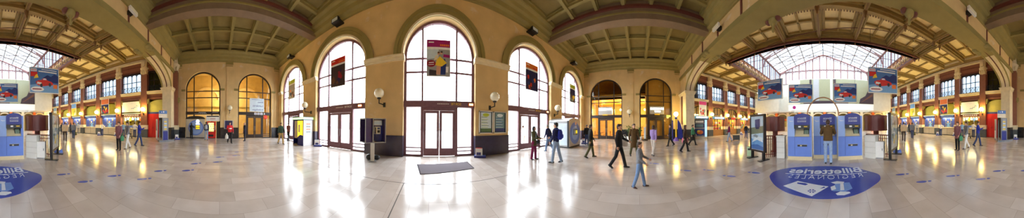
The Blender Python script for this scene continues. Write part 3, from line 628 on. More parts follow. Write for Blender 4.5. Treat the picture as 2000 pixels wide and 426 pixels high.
# ------------------------------------------------------------------ stair enclosures to either side: tiled wall, railing, perforated drum
TILE = mat('white_tile', (222, 220, 212), 0.35, 0.05, 3); GROUT = mat('tile_grout', (168, 162, 152), 0.7, 0.1, 5)
def tiled(lbl, p0, p1, h=1.05, th=0.42):
    p0, p1 = Vector(p0), Vector(p1); d = p1 - p0; L = d.length; rz = math.atan2(d.y, d.x)
    t = thing('tiled_wall', lbl, 'low wall', p0, rz, 'low walls of white tiled blocks')
    b = MB(); b.box(0.01, L - 0.01, 0.01, th - 0.01, 0, h - 0.01, GROUT); nx = max(1, round(L / 0.4)); nz = 4
    for k in range(nz):
        z0, z1 = h * k / nz + 0.006, h * (k + 1) / nz - 0.006
        for i in range(nx): b.box(L * i / nx + 0.006, L * (i + 1) / nx - 0.006, 0, th, z0, z1, TILE)
    b.build('tile_blocks', t); c = MB(); c.box(-0.02, L + 0.02, -0.02, th + 0.02, h, h + 0.045, TILE); c.build('coping', t)
tiled('white tiled low wall between the left ticket machine and the red railing', pol(1516, 6.55), pol(1532, 6.45))
tiled('white tiled low wall between the right ticket machine and the white cabinet', pol(1688.5, 6.45), pol(1709, 6.2))
RAILM = mat('red_brown_rail', (112, 46, 40), 0.45, 0.1, 8)
def railing(lbl, pts, sweep=None):
    t = thing('railing', lbl, 'railing', (0, 0, 0), 0, 'red stair railings')
    for i in range(len(pts) - 1):
        a, c = Vector(pts[i]), Vector(pts[i + 1]); L = (c - a).length; n = max(2, int(L / 0.10))
        r = MB(); up = Vector((0, 0, 1))
        for z, q in ((1.08, 0.05), (0.16, 0.035), (0.92, 0.03)): r.bar(a + up * z, c + up * z, q, q, RAILM)
        for k in range(n + 1):
            p = a + (c - a) * k / n; r.tube([p + up * 0.02, p + up * 1.08], 0.018 if 0 < k < n else 0.03, RAILM, 6)
        r.build('rail_panel', t)
    return t
railing('red bar railing left of the ticket machines, below the left red drum', [pol(1489, 6.6), pol(1512, 6.75), pol(1528, 7.4)])
railing('red bar railing right of the ticket machines, below the right red drum', [pol(1736, 6.45), pol(1712, 6.75), pol(1692, 7.3)])
def drum(lbl, x, d, r):
    t = thing('screen_drum', lbl, 'drum', pol(x, d), 0, 'perforated red drums')
    m = mat('perforated_maroon', (112, 52, 46), 0.4, 0.3, 60)
    b = MB(); b.lathe([(r, 1.28), (r, 2.06)], (0, 0), m, 32); b.build('drum_shell', t)
    k = MB()
    for z in (1.26, 2.05): k.lathe([(r + 0.03, z), (r + 0.03, z + 0.05)], (0, 0), RAILM, 32)
    for q in range(12): k.box(r * math.cos(q * PI / 6) - 0.02, r * math.cos(q * PI / 6) + 0.02, r * math.sin(q * PI / 6) - 0.02, r * math.sin(q * PI / 6) + 0.02, 1.26, 2.08, RAILM)
    k.build('rim', t)
    p = MB(); p.cyl((0, 0), 0.16, 0, 1.28, RAILM, 16); p.lathe([(0.3, 0), (0.28, 0.06), (0.16, 0.12)], (0, 0), RAILM, 16); p.build('post', t)
drum('dark red perforated drum on a post left of the ticket machines', 1514, 8.15, 0.56); drum('dark red perforated drum on a post right of the ticket machines', 1711, 7.7, 0.64)
t = thing('electrical_cabinet', 'small white cabinet standing against the right red railing', 'cabinet', pol(1717.5, 6.2), yaw(1717.5) - 0.25)
b = MB(); b.box(-0.19, 0.19, 0, 0.32, 0.06, 0.80, WHITE); b.box(-0.17, 0.17, 0.02, 0.3, 0, 0.06, GREY); b.build('body', t); b = MB(); b.box(-0.17, 0.17, -0.012, 0, 0.09, 0.77, WHITE); d_ = b.build('door', t); b = MB(); b.box(0.12, 0.14, -0.035, -0.012, 0.4, 0.5, BLACK); b.build('latch', d_)
# ------------------------------------------------------------------ free-standing poster frames
def picture(b, w_, h, seed, cols, y=-0.002):                     # a generic printed picture: flat patches of colour
    rnd = random.Random(seed); b.box(-w_ / 2, w_ / 2, y, 0, 0, h, cols[0])
    for k in range(len(cols) * 2):
        m = cols[1 + k % (len(cols) - 1)]; cx, cz = rnd.uniform(-w_ * .34, w_ * .34), rnd.uniform(h * .14, h * .72); r = rnd.uniform(.07, .15) * min(w_, h); n = 9
        b.prism([(max(-w_ / 2, min(w_ / 2, cx + r * rnd.uniform(.7, 1.3) * math.cos(2 * PI * i / n))), max(0, min(h, cz + 1.3 * r * rnd.uniform(.7, 1.3) * math.sin(2 * PI * i / n)))) for i in range(n)], y - 0.001 - 0.0004 * k, y, m)
def custom(b, w_, h, shapes, y=-0.002):                          # shapes in fractions of the sheet: (material, points)
    for k, (m, pts) in enumerate(shapes): b.prism([((px - 0.5) * w_, pz * h) for px, pz in pts], y - 0.0012 * k, y + 0.002, P_[m])
def disk(cx, cz, rx, rz, n=14): return [(cx + rx * math.cos(2 * PI * i / n), cz + rz * math.sin(2 * PI * i / n)) for i in range(n)]
def print_mat(nm, c): return mat('print_' + nm, c, 0.35, 0.06, 7)
P_ = {k: print_mat(k, c) for k, c in dict(sky=(120, 170, 220), pale=(206, 222, 232), deep=(30, 52, 120), navy=(34, 34, 84), red=(206, 44, 36), dred=(150, 26, 50), mag=(160, 24, 110), orange=(232, 120, 44), yellow=(244, 208, 60), lime=(176, 190, 40), skin=(214, 160, 130), cream=(232, 218, 190), grey=(158, 158, 160), dark=(56, 44, 52), white=(240, 240, 240), green=(90, 120, 70), teal=(90, 130, 140), pink=(226, 60, 140), brown=(96, 62, 46), mist=(140, 140, 112), lake=(70, 116, 180)).items()}
SEA = [('pale', [(0, 0), (1, 0), (1, 1), (0, 1)]), ('mist', [(0, .45), (1, .52), (1, .72), (0, .66)]), ('sky', [(0, 0), (1, 0), (1, .3), (.6, .38), (.3, .26), (0, .34)]), ('white', [(.05, .2), (.5, .3), (.95, .24), (.9, .38), (.4, .42)]), ('grey', [(.1, .40), (.35, .46), (.6, .42), (.5, .36)]), ('lake', [(0, 0), (1, 0), (1, .1), (.5, .16), (0, .12)]), ('deep', [(.34, .66), (.74, .68), (.74, .93), (.34, .91)]), ('navy', [(.40, .62), (.68, .63), (.68, .70), (.40, .68)])]
DANCE = [('grey', [(0, 0), (1, 0), (1, 1), (0, 1)]), ('pale', [(0, .62), (.5, .68), (.5, 1), (0, 1)]), ('dark', [(.1, .02), (.42, .02), (.42, .2), (.1, .24)]), ('deep', [(.58, .05), (.8, .05), (.84, .45), (.78, .66), (.6, .6)]), ('skin', [(.40, .05), (.5, .05), (.54, .4), (.42, .42)]), ('skin', [(.50, .05), (.58, .05), (.60, .38), (.52, .4)]), ('yellow', [(.36, .40), (.64, .36), (.86, .50), (.72, .62), (.56, .74), (.42, .62)]), ('cream', [(.3, .58), (.44, .62), (.5, .8), (.36, .76)]), ('skin', disk(.50, .84, .05, .05)), ('skin', disk(.62, .86, .05, .05)), ('brown', disk(.50, .88, .05, .035)), ('dark', disk(.63, .905, .052, .03)), ('white', [(.82, .14), (.92, .14), (.94, .36), (.82, .36)]), ('dred', disk(.18, .46, .2, .13)), ('white', [(.08, .47), (.3, .49), (.3, .52), (.08, .50)]), ('white', [(.06, .40), (.3, .42), (.3, .44), (.06, .42)]), ('mag', [(.7, .72), (.98, .70), (.98, .80), (.72, .82)])]
def display(lbl, pa, pb, cols, seed):
    pa, pb = Vector(pa), Vector(pb); d = pb - pa; L = d.length; rz = math.atan2(d.y, d.x)
    t = thing('poster_display', lbl, 'poster display', pa, rz, 'free standing poster displays')
    f = MB(); f.box(0.0, 0.07, -0.07, 0.07, 0.42, 2.12, FRAMED); f.box(L - 0.07, L, -0.07, 0.07, 0.42, 2.12, FRAMED); f.box(0, L, -0.07, 0.07, 2.05, 2.14, FRAMED); f.box(0, L, -0.07, 0.07, 0.36, 0.44, FRAMED); f.box(0.07, L - 0.07, -0.03, 0.03, 0.44, 2.05, WHITE); f.build('case', t)
    for sy in (-1, 1):
        p = MB(); q = MB(); (custom(q, L - 0.16, 1.58, SEA) if seed == 3 else picture(q, L - 0.16, 1.58, seed, cols)); put(p, q, 0, 0, 0); o = p.build('poster', t); o.location = (L / 2, sy * 0.035, 0.455); o.rotation_euler = (0, 0, 0 if sy < 0 else PI)
        g = MB(); g.box(0.07, L - 0.07, sy * 0.058, sy * 0.062, 0.44, 2.05, PANE); g.build('glass_cover', t)
    for x in (0.12, L - 0.12):
        l = MB(); l.box(x - 0.05, x + 0.05, -0.06, 0.06, 0, 0.37, BLACK); l.box(x - 0.1, x + 0.1, -0.3, 0.3, 0, 0.03, BLACK); l.build('leg', t)
display('tall dark framed poster display at the left end of the red railing', pol(1466.5, 6.85), pol(1494.5, 6.05), [P_['pale'], P_['sky'], P_['deep'], P_['white'], P_['grey']], 3)
display('tall dark framed poster display at the right end of the red railing', pol(1737, 5.9), pol(1751.5, 7.3), [P_['pale'], P_['green'], P_['sky'], P_['yellow'], P_['white']], 8)
b = MB(); b.box(-0.12, 0.12, -0.12, 0.12, 0, 0.42, mat('pale_green_bin', (176, 200, 160), 0.5, 0.06, 6)); b.box(-0.135, 0.135, -0.135, 0.135, 0.42, 0.47, MATS['pale_green_bin']); b.box(-0.08, 0.08, -0.125, -0.12, 0.3, 0.4, BLACK)
tag(b.build('litter_bin', loc=pol(1463, 7.2), rz=yaw(1463)), 'pale green litter bin at the foot of the left poster display', 'bin')
# ------------------------------------------------------------------ hanging billboards with a red car over a blue landscape
TIE = [30]
def hang(lbl, xa, da, xb, db, zb, h, sus=True):
    pa, pb = pol(xa, da), pol(xb, db); d = pb - pa; L = d.length
    t = thing('hanging_billboard', lbl, 'billboard', (pa + pb) / 2 + Vector((0, 0, zb)), math.atan2(d.y, d.x), 'red car billboards above the ticket machines')
    b = MB(); b.box(-L / 2, L / 2, -0.06, 0.06, 0, h, WHITE); b.build('box_frame', t)
    p = MB(); X = L / 2 - 0.05; y = -0.062
    def sh(pts, m, k): p.prism([(px * L, pz * h) for px, pz in pts], y - 0.0015 * k, y, m)
    sh([(-.48, .025), (.48, .025), (.48, .975), (-.48, .975)], P_['lake'], 1)
    sh([(-.05, .60), (.10, .72), (.22, .66), (.34, .78), (.48, .70), (.48, .42), (-.05, .42)], P_['deep'], 2); sh([(-.48, .025), (.48, .025), (.48, .34), (.05, .40), (-.48, .30)], P_['sky'], 2)
    sh([(-.28, .36), (-.30, .44), (-.2, .50), (-.10, .51), (-.05, .585), (.05, .59), (.09, .51), (.24, .46), (.30, .40), (.28, .33), (.10, .30), (-.05, .27), (-.22, .30)], P_['red'], 3)
    sh([(-.06, .52), (-.03, .575), (.04, .575), (.07, .52)], P_['pale'], 4); sh([(-.26, .36), (-.10, .33), (-.10, .41), (-.24, .44)], P_['white'], 4)
    for cx, cz in ((-.11, .30), (.18, .34)): sh([(cx + .045 * math.cos(q * PI / 5), cz + .075 * math.sin(q * PI / 5)) for q in range(10)], P_['dark'], 5)
    sh([(-.46, .84), (-.26, .84), (-.26, .94), (-.46, .94)], P_['white'], 3); sh([(-.46, .64), (-.24, .64), (-.24, .82), (-.46, .82)], P_['red'], 3); sh([(-.36, .56), (-.2, .6), (-.24, .74), (-.3, .7)], P_['yellow'], 4)
    for q in range(5): sh([(-.44 + .035 * q, .86), (-.42 + .035 * q, .86), (-.42 + .035 * q, .92), (-.44 + .035 * q, .92)], P_['mag'], 4)
    sh([(-.2 + .62 * 0, .83), (.42, .80), (.42, .84), (-.2, .87)], P_['white'], 3); sh([(-.1, .91), (.42, .89), (.42, .915), (-.1, .935)], P_['white'], 3)
    sh([(-.24 + .22 * math.cos(q * PI / 8), .15 + .10 * math.sin(q * PI / 8)) for q in range(16)], P_['white'], 3); sh([(-.4, .13), (-.1, .13), (-.1, .17), (-.4, .17)], P_['dred'], 4); sh([(.3, .2), (.44, .2), (.44, .36), (.3, .36)], P_['orange'], 4)
    p.build('poster', t)
    if sus:
        da_, db_ = [(q.dot(SD), q.dot(TD)) for q in (pa, pb)]; dt = db_[1] - da_[1]
        ends = [M(da_[0] + (db_[0] - da_[0]) * (te - da_[1]) / dt, te, ZR + 0.02) for te in (TL, TR)]
        tie = MB(); tie.tube(ends, 0.025, STEEL, 6); struct(tie.build('trim_%d' % TIE[0])); TIE[0] += 1        # tie rod between the lattice girders
        for sx in (-0.42, 0.42): c = MB(); c.tube([(sx * L, 0, h), (sx * L, 0, ZR - zb + 0.03)], 0.014, BLACK, 5); c.build('hanging_rod', t)
hang('red car billboard at the far left of the four, tilted away', 1481, 14.3, 1529, 13.0, 4.15, 2.0)
hang('red car billboard second from left, in front of the left part of the mural', 1541, 14.5, 1588, 14.4, 3.95, 2.0)
hang('red car billboard second from right, in front of the dark right part of the mural', 1629, 14.4, 1674, 14.5, 3.95, 2.05)
hang('largest red car billboard, hanging nearest at the right above the tiled wall', 1696, 10.4, 1753, 11.0, 4.05, 2.0)
# the mural across the far end
t = thing('wall_mural', 'very wide pale mural with a white lower band across the far end of the hall', 'mural', END.at(1.0, -4.9, 4.15), END.rz)
b = MB(); b.box(-7.8, 7.8, 0, 0.15, 0, 5.5, WHITE); b.build('panel', t); b = MB(); b.box(-7.8, 7.8, -0.02, 0, 1.1, 5.45, P_['mist'])
for x0, x1, m in ((-7.8, -5.6, 'cream'), (-3.9, -3.5, 'dark'), (-3.2, -2.2, 'grey'), (-2.2, -0.2, 'mist'), (-0.2, 0.2, 'white'), (0.3, 0.8, 'dark'), (3.2, 5.2, 'mist')): b.box(x0, x1, -0.024, -0.02, 1.15, 5.4, P_[m])
b.prism([(5.0, 1.15), (7.75, 1.15), (7.75, 5.3), (6.9, 4.0), (6.2, 2.6), (5.2, 2.0)], -0.026, -0.02, P_['dark']); b.prism([(5.3, 1.3), (7.6, 2.6), (7.6, 3.1), (5.6, 1.6)], -0.03, -0.026, P_['brown']); b.box(-5, 3, -0.026, -0.02, 1.12, 1.6, P_['dark']); b.build('picture', t)
b = MB(); b.lathe([(0.3, 0), (0.3, 0.02)], (0, 0), P_['mag'], 16); o = b.build('round_emblem', t); o.location = (-6.7, -0.0, 0.55); o.rotation_euler = (PI / 2, 0, 0)
b = MB()
for k in range(14): b.box(-1.2 + k * 0.28, -1.2 + k * 0.28 + 0.2, -0.012, 0, 0.42, 0.62, P_['pale'])
b.build('pale_lettering', t)
# ------------------------------------------------------------------ the sticker on the floor
ring = [(1502.5, 348), (1504, 341), (1512, 335), (1530, 330), (1560, 326.5), (1600, 325), (1640, 325.5), (1672, 329), (1700, 336), (1715, 341), (1719, 348), (1716, 355), (1704, 364), (1690, 373), (1668, 382), (1640, 388), (1612, 389.5), (1585, 388.5), (1560, 384), (1532, 375), (1512, 362)]
c0 = pol(1611, 4.05); rzk = yaw(1611); iv = Matrix.Rotation(-rzk, 3, 'Z')
loc = lambda x, y: iv @ (G(x, y) - c0)
pl = [loc(x, y) for x, y in ring]
def smooth_poly(p, k=4):
    out = []; n = len(p)
    for i in range(n):
        a, b_, c, d = p[i - 1], p[i], p[(i + 1) % n], p[(i + 2) % n]
        for j in range(k):
            q = j / k; out.append(0.5 * ((2 * b_) + (c - a) * q + (2 * a - 5 * b_ + 4 * c - d) * q * q + (3 * b_ - a - 3 * c + d) * q ** 3))
    return out
t = thing('floor_sticker', 'large rounded blue floor sticker with mirrored white lettering before the ticket machines', 'floor sticker', c0 + Vector((0, 0, 0.001)), rzk)
STB = mat('sticker_blue', (52, 66, 168), 0.25, 0.08, 2); STW = mat('sticker_white', (226, 230, 240), 0.3, 0.05, 5); STL = mat('sticker_light_blue', (110, 146, 214), 0.3, 0.08, 5)
b = MB(); b.prism([(v.x, v.y) for v in smooth_poly(pl)], 0, 0.003, STB, ax='z'); b.build('vinyl', t)
flat = Matrix.Rotation(-PI / 2, 3, 'X')
e = MB(); put(e, text('Billetteries', 0.42, STW, 2.5, ht=0.50, bold=0.008), 0.02, 0.56, 0.0045, rot=flat); e.build('title_lettering', t)
e = MB(); put(e, text('R\u00c9GIONALES', 0.27, STW, 2.3, ht=0.38, bold=-0.006, space=1.35), 0.02, 0.05, 0.0045, rot=flat); e.build('subtitle_lettering', t)
e = MB(); e.box(-1.32, 1.38, 0.225, 0.25, 0.003, 0.0055, STW); e.build('underline', t)
def fpoly(b, pts, z0, z1, m): b.prism([tuple(loc(x, y).xy) for x, y in pts], z0, z1, m, ax='z')
e = MB(); fpoly(e, [(1528.5, 363.5), (1557, 354), (1617, 365), (1584, 384)], 0.003, 0.0055, STW); fpoly(e, [(1556, 357), (1572, 358.5), (1577, 361), (1572, 362.8), (1556, 359.5)], 0.0055, 0.007, STB); fpoly(e, [(1600, 369.5), (1608, 365.5), (1611, 367.5)], 0.0055, 0.007, STB)
for q in range(6):
    a = q * PI / 3; fpoly(e, [(1584 + 1 * math.cos(a), 374 + .5 * math.sin(a)), (1584 + 8 * math.cos(a - .3), 374 + 3.6 * math.sin(a - .3)), (1584 + 8 * math.cos(a + .3), 374 + 3.6 * math.sin(a + .3))], 0.0055, 0.007, STB)
e.build('card_picture', t)
e = MB(); fpoly(e, [(1622, 357), (1634, 354.5), (1648, 356), (1646, 359), (1630, 360)], 0.003, 0.0060, STW); fpoly(e, [(1621, 370), (1633, 358), (1658, 357), (1664, 369), (1650, 375), (1626, 374)], 0.003, 0.0050, STL); fpoly(e, [(1640, 358.5), (1646, 358), (1648, 372), (1640, 373)], 0.0045, 0.007, STW); fpoly(e, [(1631, 379), (1640, 375), (1658, 375.5), (1660, 378), (1648, 382), (1634, 382)], 0.003, 0.0058, STW); fpoly(e, [(1621, 366), (1629, 363), (1632, 370), (1623, 373)], 0.003, 0.0064, STW); e.build('cup_picture', t)
# blue footprints leading to the machines
def footprint_mesh():
    b = MB(); n = 16
    b.prism([(-0.04 + 0.15 * math.cos(2 * PI * i / n), 0.062 * math.sin(2 * PI * i / n) * (1 + 0.2 * math.cos(2 * PI * i / n))) for i in range(n)], 0, 0.003, NAVYF, ax='z')
    b.prism([(0.15, -0.04), (0.21, -0.045), (0.25, -0.01), (0.25, 0.02), (0.21, 0.045), (0.15, 0.04)], 0, 0.003, NAVYF, ax='z'); return b
NAVYF = mat('footprint_blue', (48, 76, 176), 0.3, 0.08, 6)
fp = [(122, 341.2, 'nearest the sticker on its right side'), (164, 355.6, 'lowest of the right-hand trail'), (221, 344.3, 'pale, in the window reflection'), (280, 350.3, 'second lowest of the right-hand trail'), (311.5, 334.5, 'right of the pale one'), (366, 333.5, 'below the lit globe reflection'), (382, 320, 'in the middle of the right-hand trail, upper foot'), (424, 316.8, 'in the far part of the right-hand trail, lower foot'), (429, 307.3, 'in the far part of the right-hand trail, upper foot'), (461, 304, 'second from the far end of the right-hand trail'), (464, 297, 'at the far end of the right-hand trail'), (1473, 337.6, 'nearest the sticker on its left side'), (1425, 344.2, 'lowest of the left-hand trail'), (1385, 332.5, 'second from the sticker in the left-hand trail, upper foot'), (1340, 333.2, 'below the lamp reflection in the left-hand trail'), (1316, 320.3, 'in the middle of the left-hand trail'), (1279, 319.5, 'beside the walking child'), (1266, 309.5, 'at the far end of the left-hand trail')]
proto = None
for i, (x, y, s) in enumerate(fp):
    p = G(x, y) + Vector((0, 0, 0.0012)); q = G(x + 3, y + (-0.25 if x < 900 else 0.25)) - G(x, y); rz = math.atan2(q.y, q.x) + (0 if x < 900 else PI)
    lb = 'blue footprint sticker on the floor, ' + s
    if proto is None: proto = tag(footprint_mesh().build('footprint_sticker', loc=p, rz=rz), lb, 'footprint sticker', 'blue footprints on the floor')
    else: dup(proto, p, rz, lb)
# ------------------------------------------------------------------ globe lamps
def globe(fr, u, z, label, lit=False, r=0.24, out=0.42, group=None, side=0.0):
    t = thing('globe_lamp', label, 'wall lamp', fr.at(u, 0, z), fr.rz, group)
    gy = -out
    g = MB(); g.ell((side, gy, 0), r, GLOBELIT if lit else GLOBE, 20, 12); g.build('globe', t)
    a = MB(); a.lathe([(0.09, -r - 0.05), (0.11, -r + 0.03), (0.06, -r + 0.05)], (side, gy), BLACK, 12); a.tube([(side, gy, -r - 0.04), (side, gy, -r - 0.28)], 0.03, BLACK, 8); a.tube([(side, gy, -r - 0.26), (0, -0.02, -r - 0.3)], 0.028, BLACK, 8); a.build('arm', t)
    k = MB(); k.box(-0.06, 0.06, -0.05, 0.02, -r - 0.42, -r - 0.18, BLACK); k.build('wall_plate', t)
gr = 'opal globe lamps on the piers'
globe(FRONT, -2.40, 3.28, 'opal globe lamp on the pier above the payphones', r=0.26, group=gr, side=-0.15)
globe(FRONT, 3.28, 3.22, 'opal globe lamp on the pier above the two framed notices', r=0.26, group=gr, side=0.1)
globe(FRONT, -8.35, 3.15, 'opal globe lamp on the wall above the photo booth', r=0.26, group=gr, side=-0.2, out=0.5)
globe(FRONT, 9.2, 3.12, 'opal globe lamp on the wall above the silver cash kiosk', r=0.26, group=gr, side=-0.2, out=0.5)
globe(LEFT, 1.03, 3.3, 'opal globe lamp on the pilaster behind the person in red', r=0.27, group=gr); globe(RIGHT, -1.1, 3.25, 'opal globe lamp on the pilaster between the two amber arches', r=0.3, group=gr)
gl = 'lit globe lamps on the ticket hall piers'
for k, u in enumerate(TP[:-1]):
    nm = ['farthest pier', 'second farthest pier', 'third farthest pier', 'middle pier, left of the orange poster', 'pier between the two counters nearest the middle', 'pier right of the orange poster', 'pier beside the red door'][k]
    globe(TICK, u + 0.02, 3.22, 'lit yellow globe lamp on the ticket side, ' + nm, lit=True, r=0.24, out=0.34, group=gl)
for k, u in enumerate(SP[1:6]):
    nm = ['pier hidden beside the cream pilaster', 'pier left of the blue shop sign', 'pier right of the blue shop sign', 'fourth pier', 'fifth pier'][k]
    globe(SHOP, u, 3.22, 'lit yellow globe lamp on the shop side, ' + nm, lit=True, r=0.24, out=0.34, group='lit globe lamps on the shop side piers')
t = thing('lamp_post', 'yellow and blue lamp post with a lit globe and blue sail, before the right-hand wall', 'lamp post', pol(1320.5, 14.3), yaw(1320))
b = MB(); b.cyl((0, 0), 0.09, 0.05, 2.35, YEL, 12); b.lathe([(0.32, 0), (0.3, 0.08), (0.14, 0.3), (0.09, 0.4)], (0, 0), mat('violet_base', (120, 90, 170), 0.4, 0.08, 6), 14); b.lathe([(0.05, 2.3), (0.13, 2.36), (0.16, 2.46), (0.07, 2.55), (0.05, 2.66)], (0, 0), NAVY, 12); b.build('post', t)
b = MB(); b.ell((0, 0, 2.87), 0.24, GLOBELIT, 20, 12); b.build('globe', t)
b = MB(); b.prism([(0.16, 0.2), (0.72, 0.25), (0.66, 1.2), (0.45, 1.9), (0.16, 2.35)], 0.0, 0.08, NAVY); b.build('blue_sail', t)
b = MB(); b.cyl((-0.38, 0.05), 0.07, 0, 2.1, NAVY, 10); b.ell((-0.38, .05, 2.12), 0.09, NAVY, 10, 6); b.build('blue_column', t)
# floodlights on the cornices and on the girder
def flood(fr, u, z, out, label, tube=False):
    t = thing('floodlight', label, 'floodlight', fr.at(u, -out, z), fr.rz, 'floodlights under the ceiling')
    if tube:
        b = MB(); b.box(-0.34, 0.34, -0.09, 0.05, -0.10, 0.10, WHITE); b.build('housing', t); l = MB(); l.box(-0.30, 0.30, -0.098, -0.09, -0.075, 0.075, GLOBE); l.build('lens', t); b = MB(); b.box(-0.12, 0.12, 0.05, 0.36, -0.08, 0.14, BLACK); b.build('bracket', t)
    else:
        b = MB(); b.box(-0.27, 0.27, -0.16, 0.04, -0.12, 0.14, BLACK); b.build('housing', t); l = MB(); l.box(-0.22, 0.22, -0.172, -0.16, -0.08, 0.10, mat('lamp_lens', (206, 216, 220), 0.15, 0.05, 10)); l.build('lens', t)
        b = MB(); b.box(-0.30, -0.275, -0.1, 0.10, -0.04, 0.04, BLACK); b.box(0.275, 0.30, -0.1, 0.1, -0.04, 0.04, BLACK); b.box(-0.3, 0.3, 0.08, 0.44, -0.04, 0.04, BLACK); b.build('bracket', t)
flood(FRONT, -5.45, 8.12, 0.42, 'black floodlight on the cornice above the second arch from left of the street wall'); flood(FRONT, 6.3, 8.08, 0.42, 'black floodlight on the cornice above the arch right of the main door')
flood(FRONT, -11.2, 8.12, 0.42, 'small black floodlight on the cornice near the left corner'); flood(FRONT, 12.2, 8.14, 0.42, 'small black floodlight on the cornice near the right corner')
flood(BACKG, -6.9, 7.72, 0.34, 'white floodlight on the girder at the left of the skylight', True); flood(BACKG, 6.0, 7.9, 0.34, 'white floodlight on the girder at the right of the skylight', True)
# ------------------------------------------------------------------ banners hanging in the street windows
def banner(uc, label, cols, head, seed, w_=1.25, group='poster banners in the street windows'):
    t = thing('hanging_banner', label, 'banner', FRONT.at(uc, 0.14, 4.2), 0, group); h = 1.93
    b = MB(); b.box(-w_ / 2, w_ / 2, 0, 0.02, 0, h, P_['white']); b.build('sheet', t)
    q = MB(); (custom(q, w_ - 0.04, h * 0.72, DANCE) if seed == 5 else picture(q, w_ - 0.04, h * 0.72, seed, cols)); o = q.build('picture', t); o.location = (0, 0, 0.03)
    q = MB(); q.box(-w_ / 2 + 0.02, w_ / 2 - 0.02, -0.004, 0, h * 0.80, h - 0.02, head[0]); q.box(-w_ * 0.42, -w_ * 0.2, -0.006, -0.004, h * 0.91, h * 0.94, P_['white'])
    for k in range(5): q.box(w_ * (0.06 + 0.08 * k), w_ * (0.12 + 0.08 * k), -0.006, -0.004, h * 0.83, h * 0.88, head[1])
    q.build('heading', t)
    for sx in (-1, 1): c = MB(); c.tube([(sx * w_ * 0.47, 0.01, h), (sx * w_ * 0.30, 0.01, 2.78)], 0.006, GREY, 4); c.build('cord', t)
banner(0.44, 'banner with magenta heading and a dancing couple above the main door', [P_['grey'], P_['skin'], P_['yellow'], P_['navy'], P_['pale'], P_['mag']], (P_['mag'], P_['orange']), 5)
banner(-5.75, 'dark banner with red heading in the arch left of the main door', [P_['dark'], P_['brown'], P_['dred'], P_['navy']], (P_['red'], P_['orange']), 6)
banner(6.7, 'navy and red banner with orange heading in the arch right of the main door', [P_['navy'], P_['dark'], P_['red'], P_['orange'], P_['deep']], (P_['orange'], P_['red']), 7)
banner(-11.7, 'banner with lime green heading in the far left street arch', [P_['grey'], P_['navy'], P_['brown'], P_['orange']], (P_['lime'], P_['lime']), 9)
banner(12.75, 'banner with lime green heading in the far right street arch', [P_['navy'], P_['yellow'], P_['brown'], P_['teal']], (P_['lime'], P_['lime']), 10)
# lettering on the plum lintels
for k, (u, m) in enumerate(((0.9, YEL), (6.9, YEL), (-5.4, WHITE))):
    t = thing('lintel_lettering', ['small yellow lettering on the lintel over the main door', 'small yellow lettering on the lintel right of the main door', 'small pale lettering on the lintel left of the main door'][k], 'lettering', FRONT.at(u, 0.175, 2.78), 0)
    b = MB()
    for q in range(7): b.box(-0.5 + q * 0.09, -0.5 + q * 0.09 + 0.06, -0.004, 0, -0.02, 0.02, WHITE)
    b.build('small_letters', t); b = MB(); put(b, text('SORTIE', 0.13, m, 0.55), 0.5, -0.004, 0); b.build('large_letters', t)
for u, lb in ((2.22, 'small lit orange exit sign at the right end of the main door lintel'), (8.45, 'small lit pale exit sign on the lintel right of the main door'), (-4.0, 'small lit orange exit sign on the lintel left of the main door')):
    t = thing('exit_sign', lb, 'sign', FRONT.at(u, 0.17, 2.79), 0, 'small exit signs'); b = MB(); b.box(-0.15, 0.15, -0.05, 0.0, -0.08, 0.08, ORANGE); b.build('case', t); b = MB(); b.box(-0.11, 0.11, -0.056, -0.05, -0.05, 0.05, mat('sign_lit', (255, 206, 130), 0.4, 0.02, 5, emit=1.5)); b.build('face', t)
# ------------------------------------------------------------------ along the street wall
for u0, lb, cols, sd in ((2.62, 'framed notice with yellow and green print, left of the pair right of the main door', [P_['pale'], P_['lime'], P_['white'], P_['green']], 2), (3.52, 'framed blue timetable notice, right of the pair right of the main door', [P_['teal'], P_['pale'], P_['sky'], P_['deep']], 4)):
    t = thing('framed_notice', lb, 'notice', FRONT.at(u0 + 0.42, -0.01, 1.22), 0, 'framed notices on the pier'); f = MB()
    f.box(-0.42, -0.36, -0.07, 0, 0, 1.24, WHITE); f.box(0.36, 0.42, -0.07, 0, 0, 1.24, WHITE); f.box(-0.42, 0.42, -0.07, 0, 0, 0.06, WHITE); f.box(-0.42, 0.42, -0.07, 0, 1.18, 1.24, WHITE); f.box(-0.37, 0.37, -0.075, -0.01, 0.04, 0.07, BLACK); f.box(-0.37, 0.37, -0.075, -0.01, 1.17, 1.2, BLACK); f.box(-0.37, -0.33, -0.075, -0.01, 0.05, 1.2, BLACK); f.box(0.33, 0.37, -0.075, -0.01, 0.05, 1.2, BLACK); f.build('frame', t)
    p = MB(); p.box(-0.33, 0.33, -0.03, 0, 0.07, 1.17, cols[0])
    for k in range(13): p.box(-0.27, 0.05 + 0.2 * random.random(), -0.033, -0.03, 0.32 + k * 0.05, 0.34 + k * 0.05, cols[1 + k % 3])
    n = 12; p.prism([(0 + 0.2 * math.cos(2 * PI * i / n), 1.03 + 0.09 * math.sin(2 * PI * i / n)) for i in range(n)], -0.034, -0.03, cols[1]); p.box(-0.32, 0.32, -0.034, -0.03, 0.08, 0.28, cols[3]); p.build('sheet', t)
t = thing('door_mat', 'grey ribbed doormat lying on the floor before the main door', 'doormat', (0, 0, 0), 0)
q = [G(815, 321.5), G(913, 316), G(927, 329), G(821, 341)]; b = MB(); b.prism([(v.x, v.y) for v in q], 0.002, 0.014, mat('mat_rubber', (84, 78, 82), 1.0, 0.1, 40, spec=0.1), ax='z'); b.build('edge', t)
cq = sum(q, Vector()) / 4; b = MB(); b.prism([tuple((cq + (v - cq) * 0.96).xy) for v in q], 0.014, 0.018, mat('mat_pile', (122, 115, 120), 1.0, 0.15, 60, bump=0.5, spec=0.05), ax='z'); b.build('pile', t)
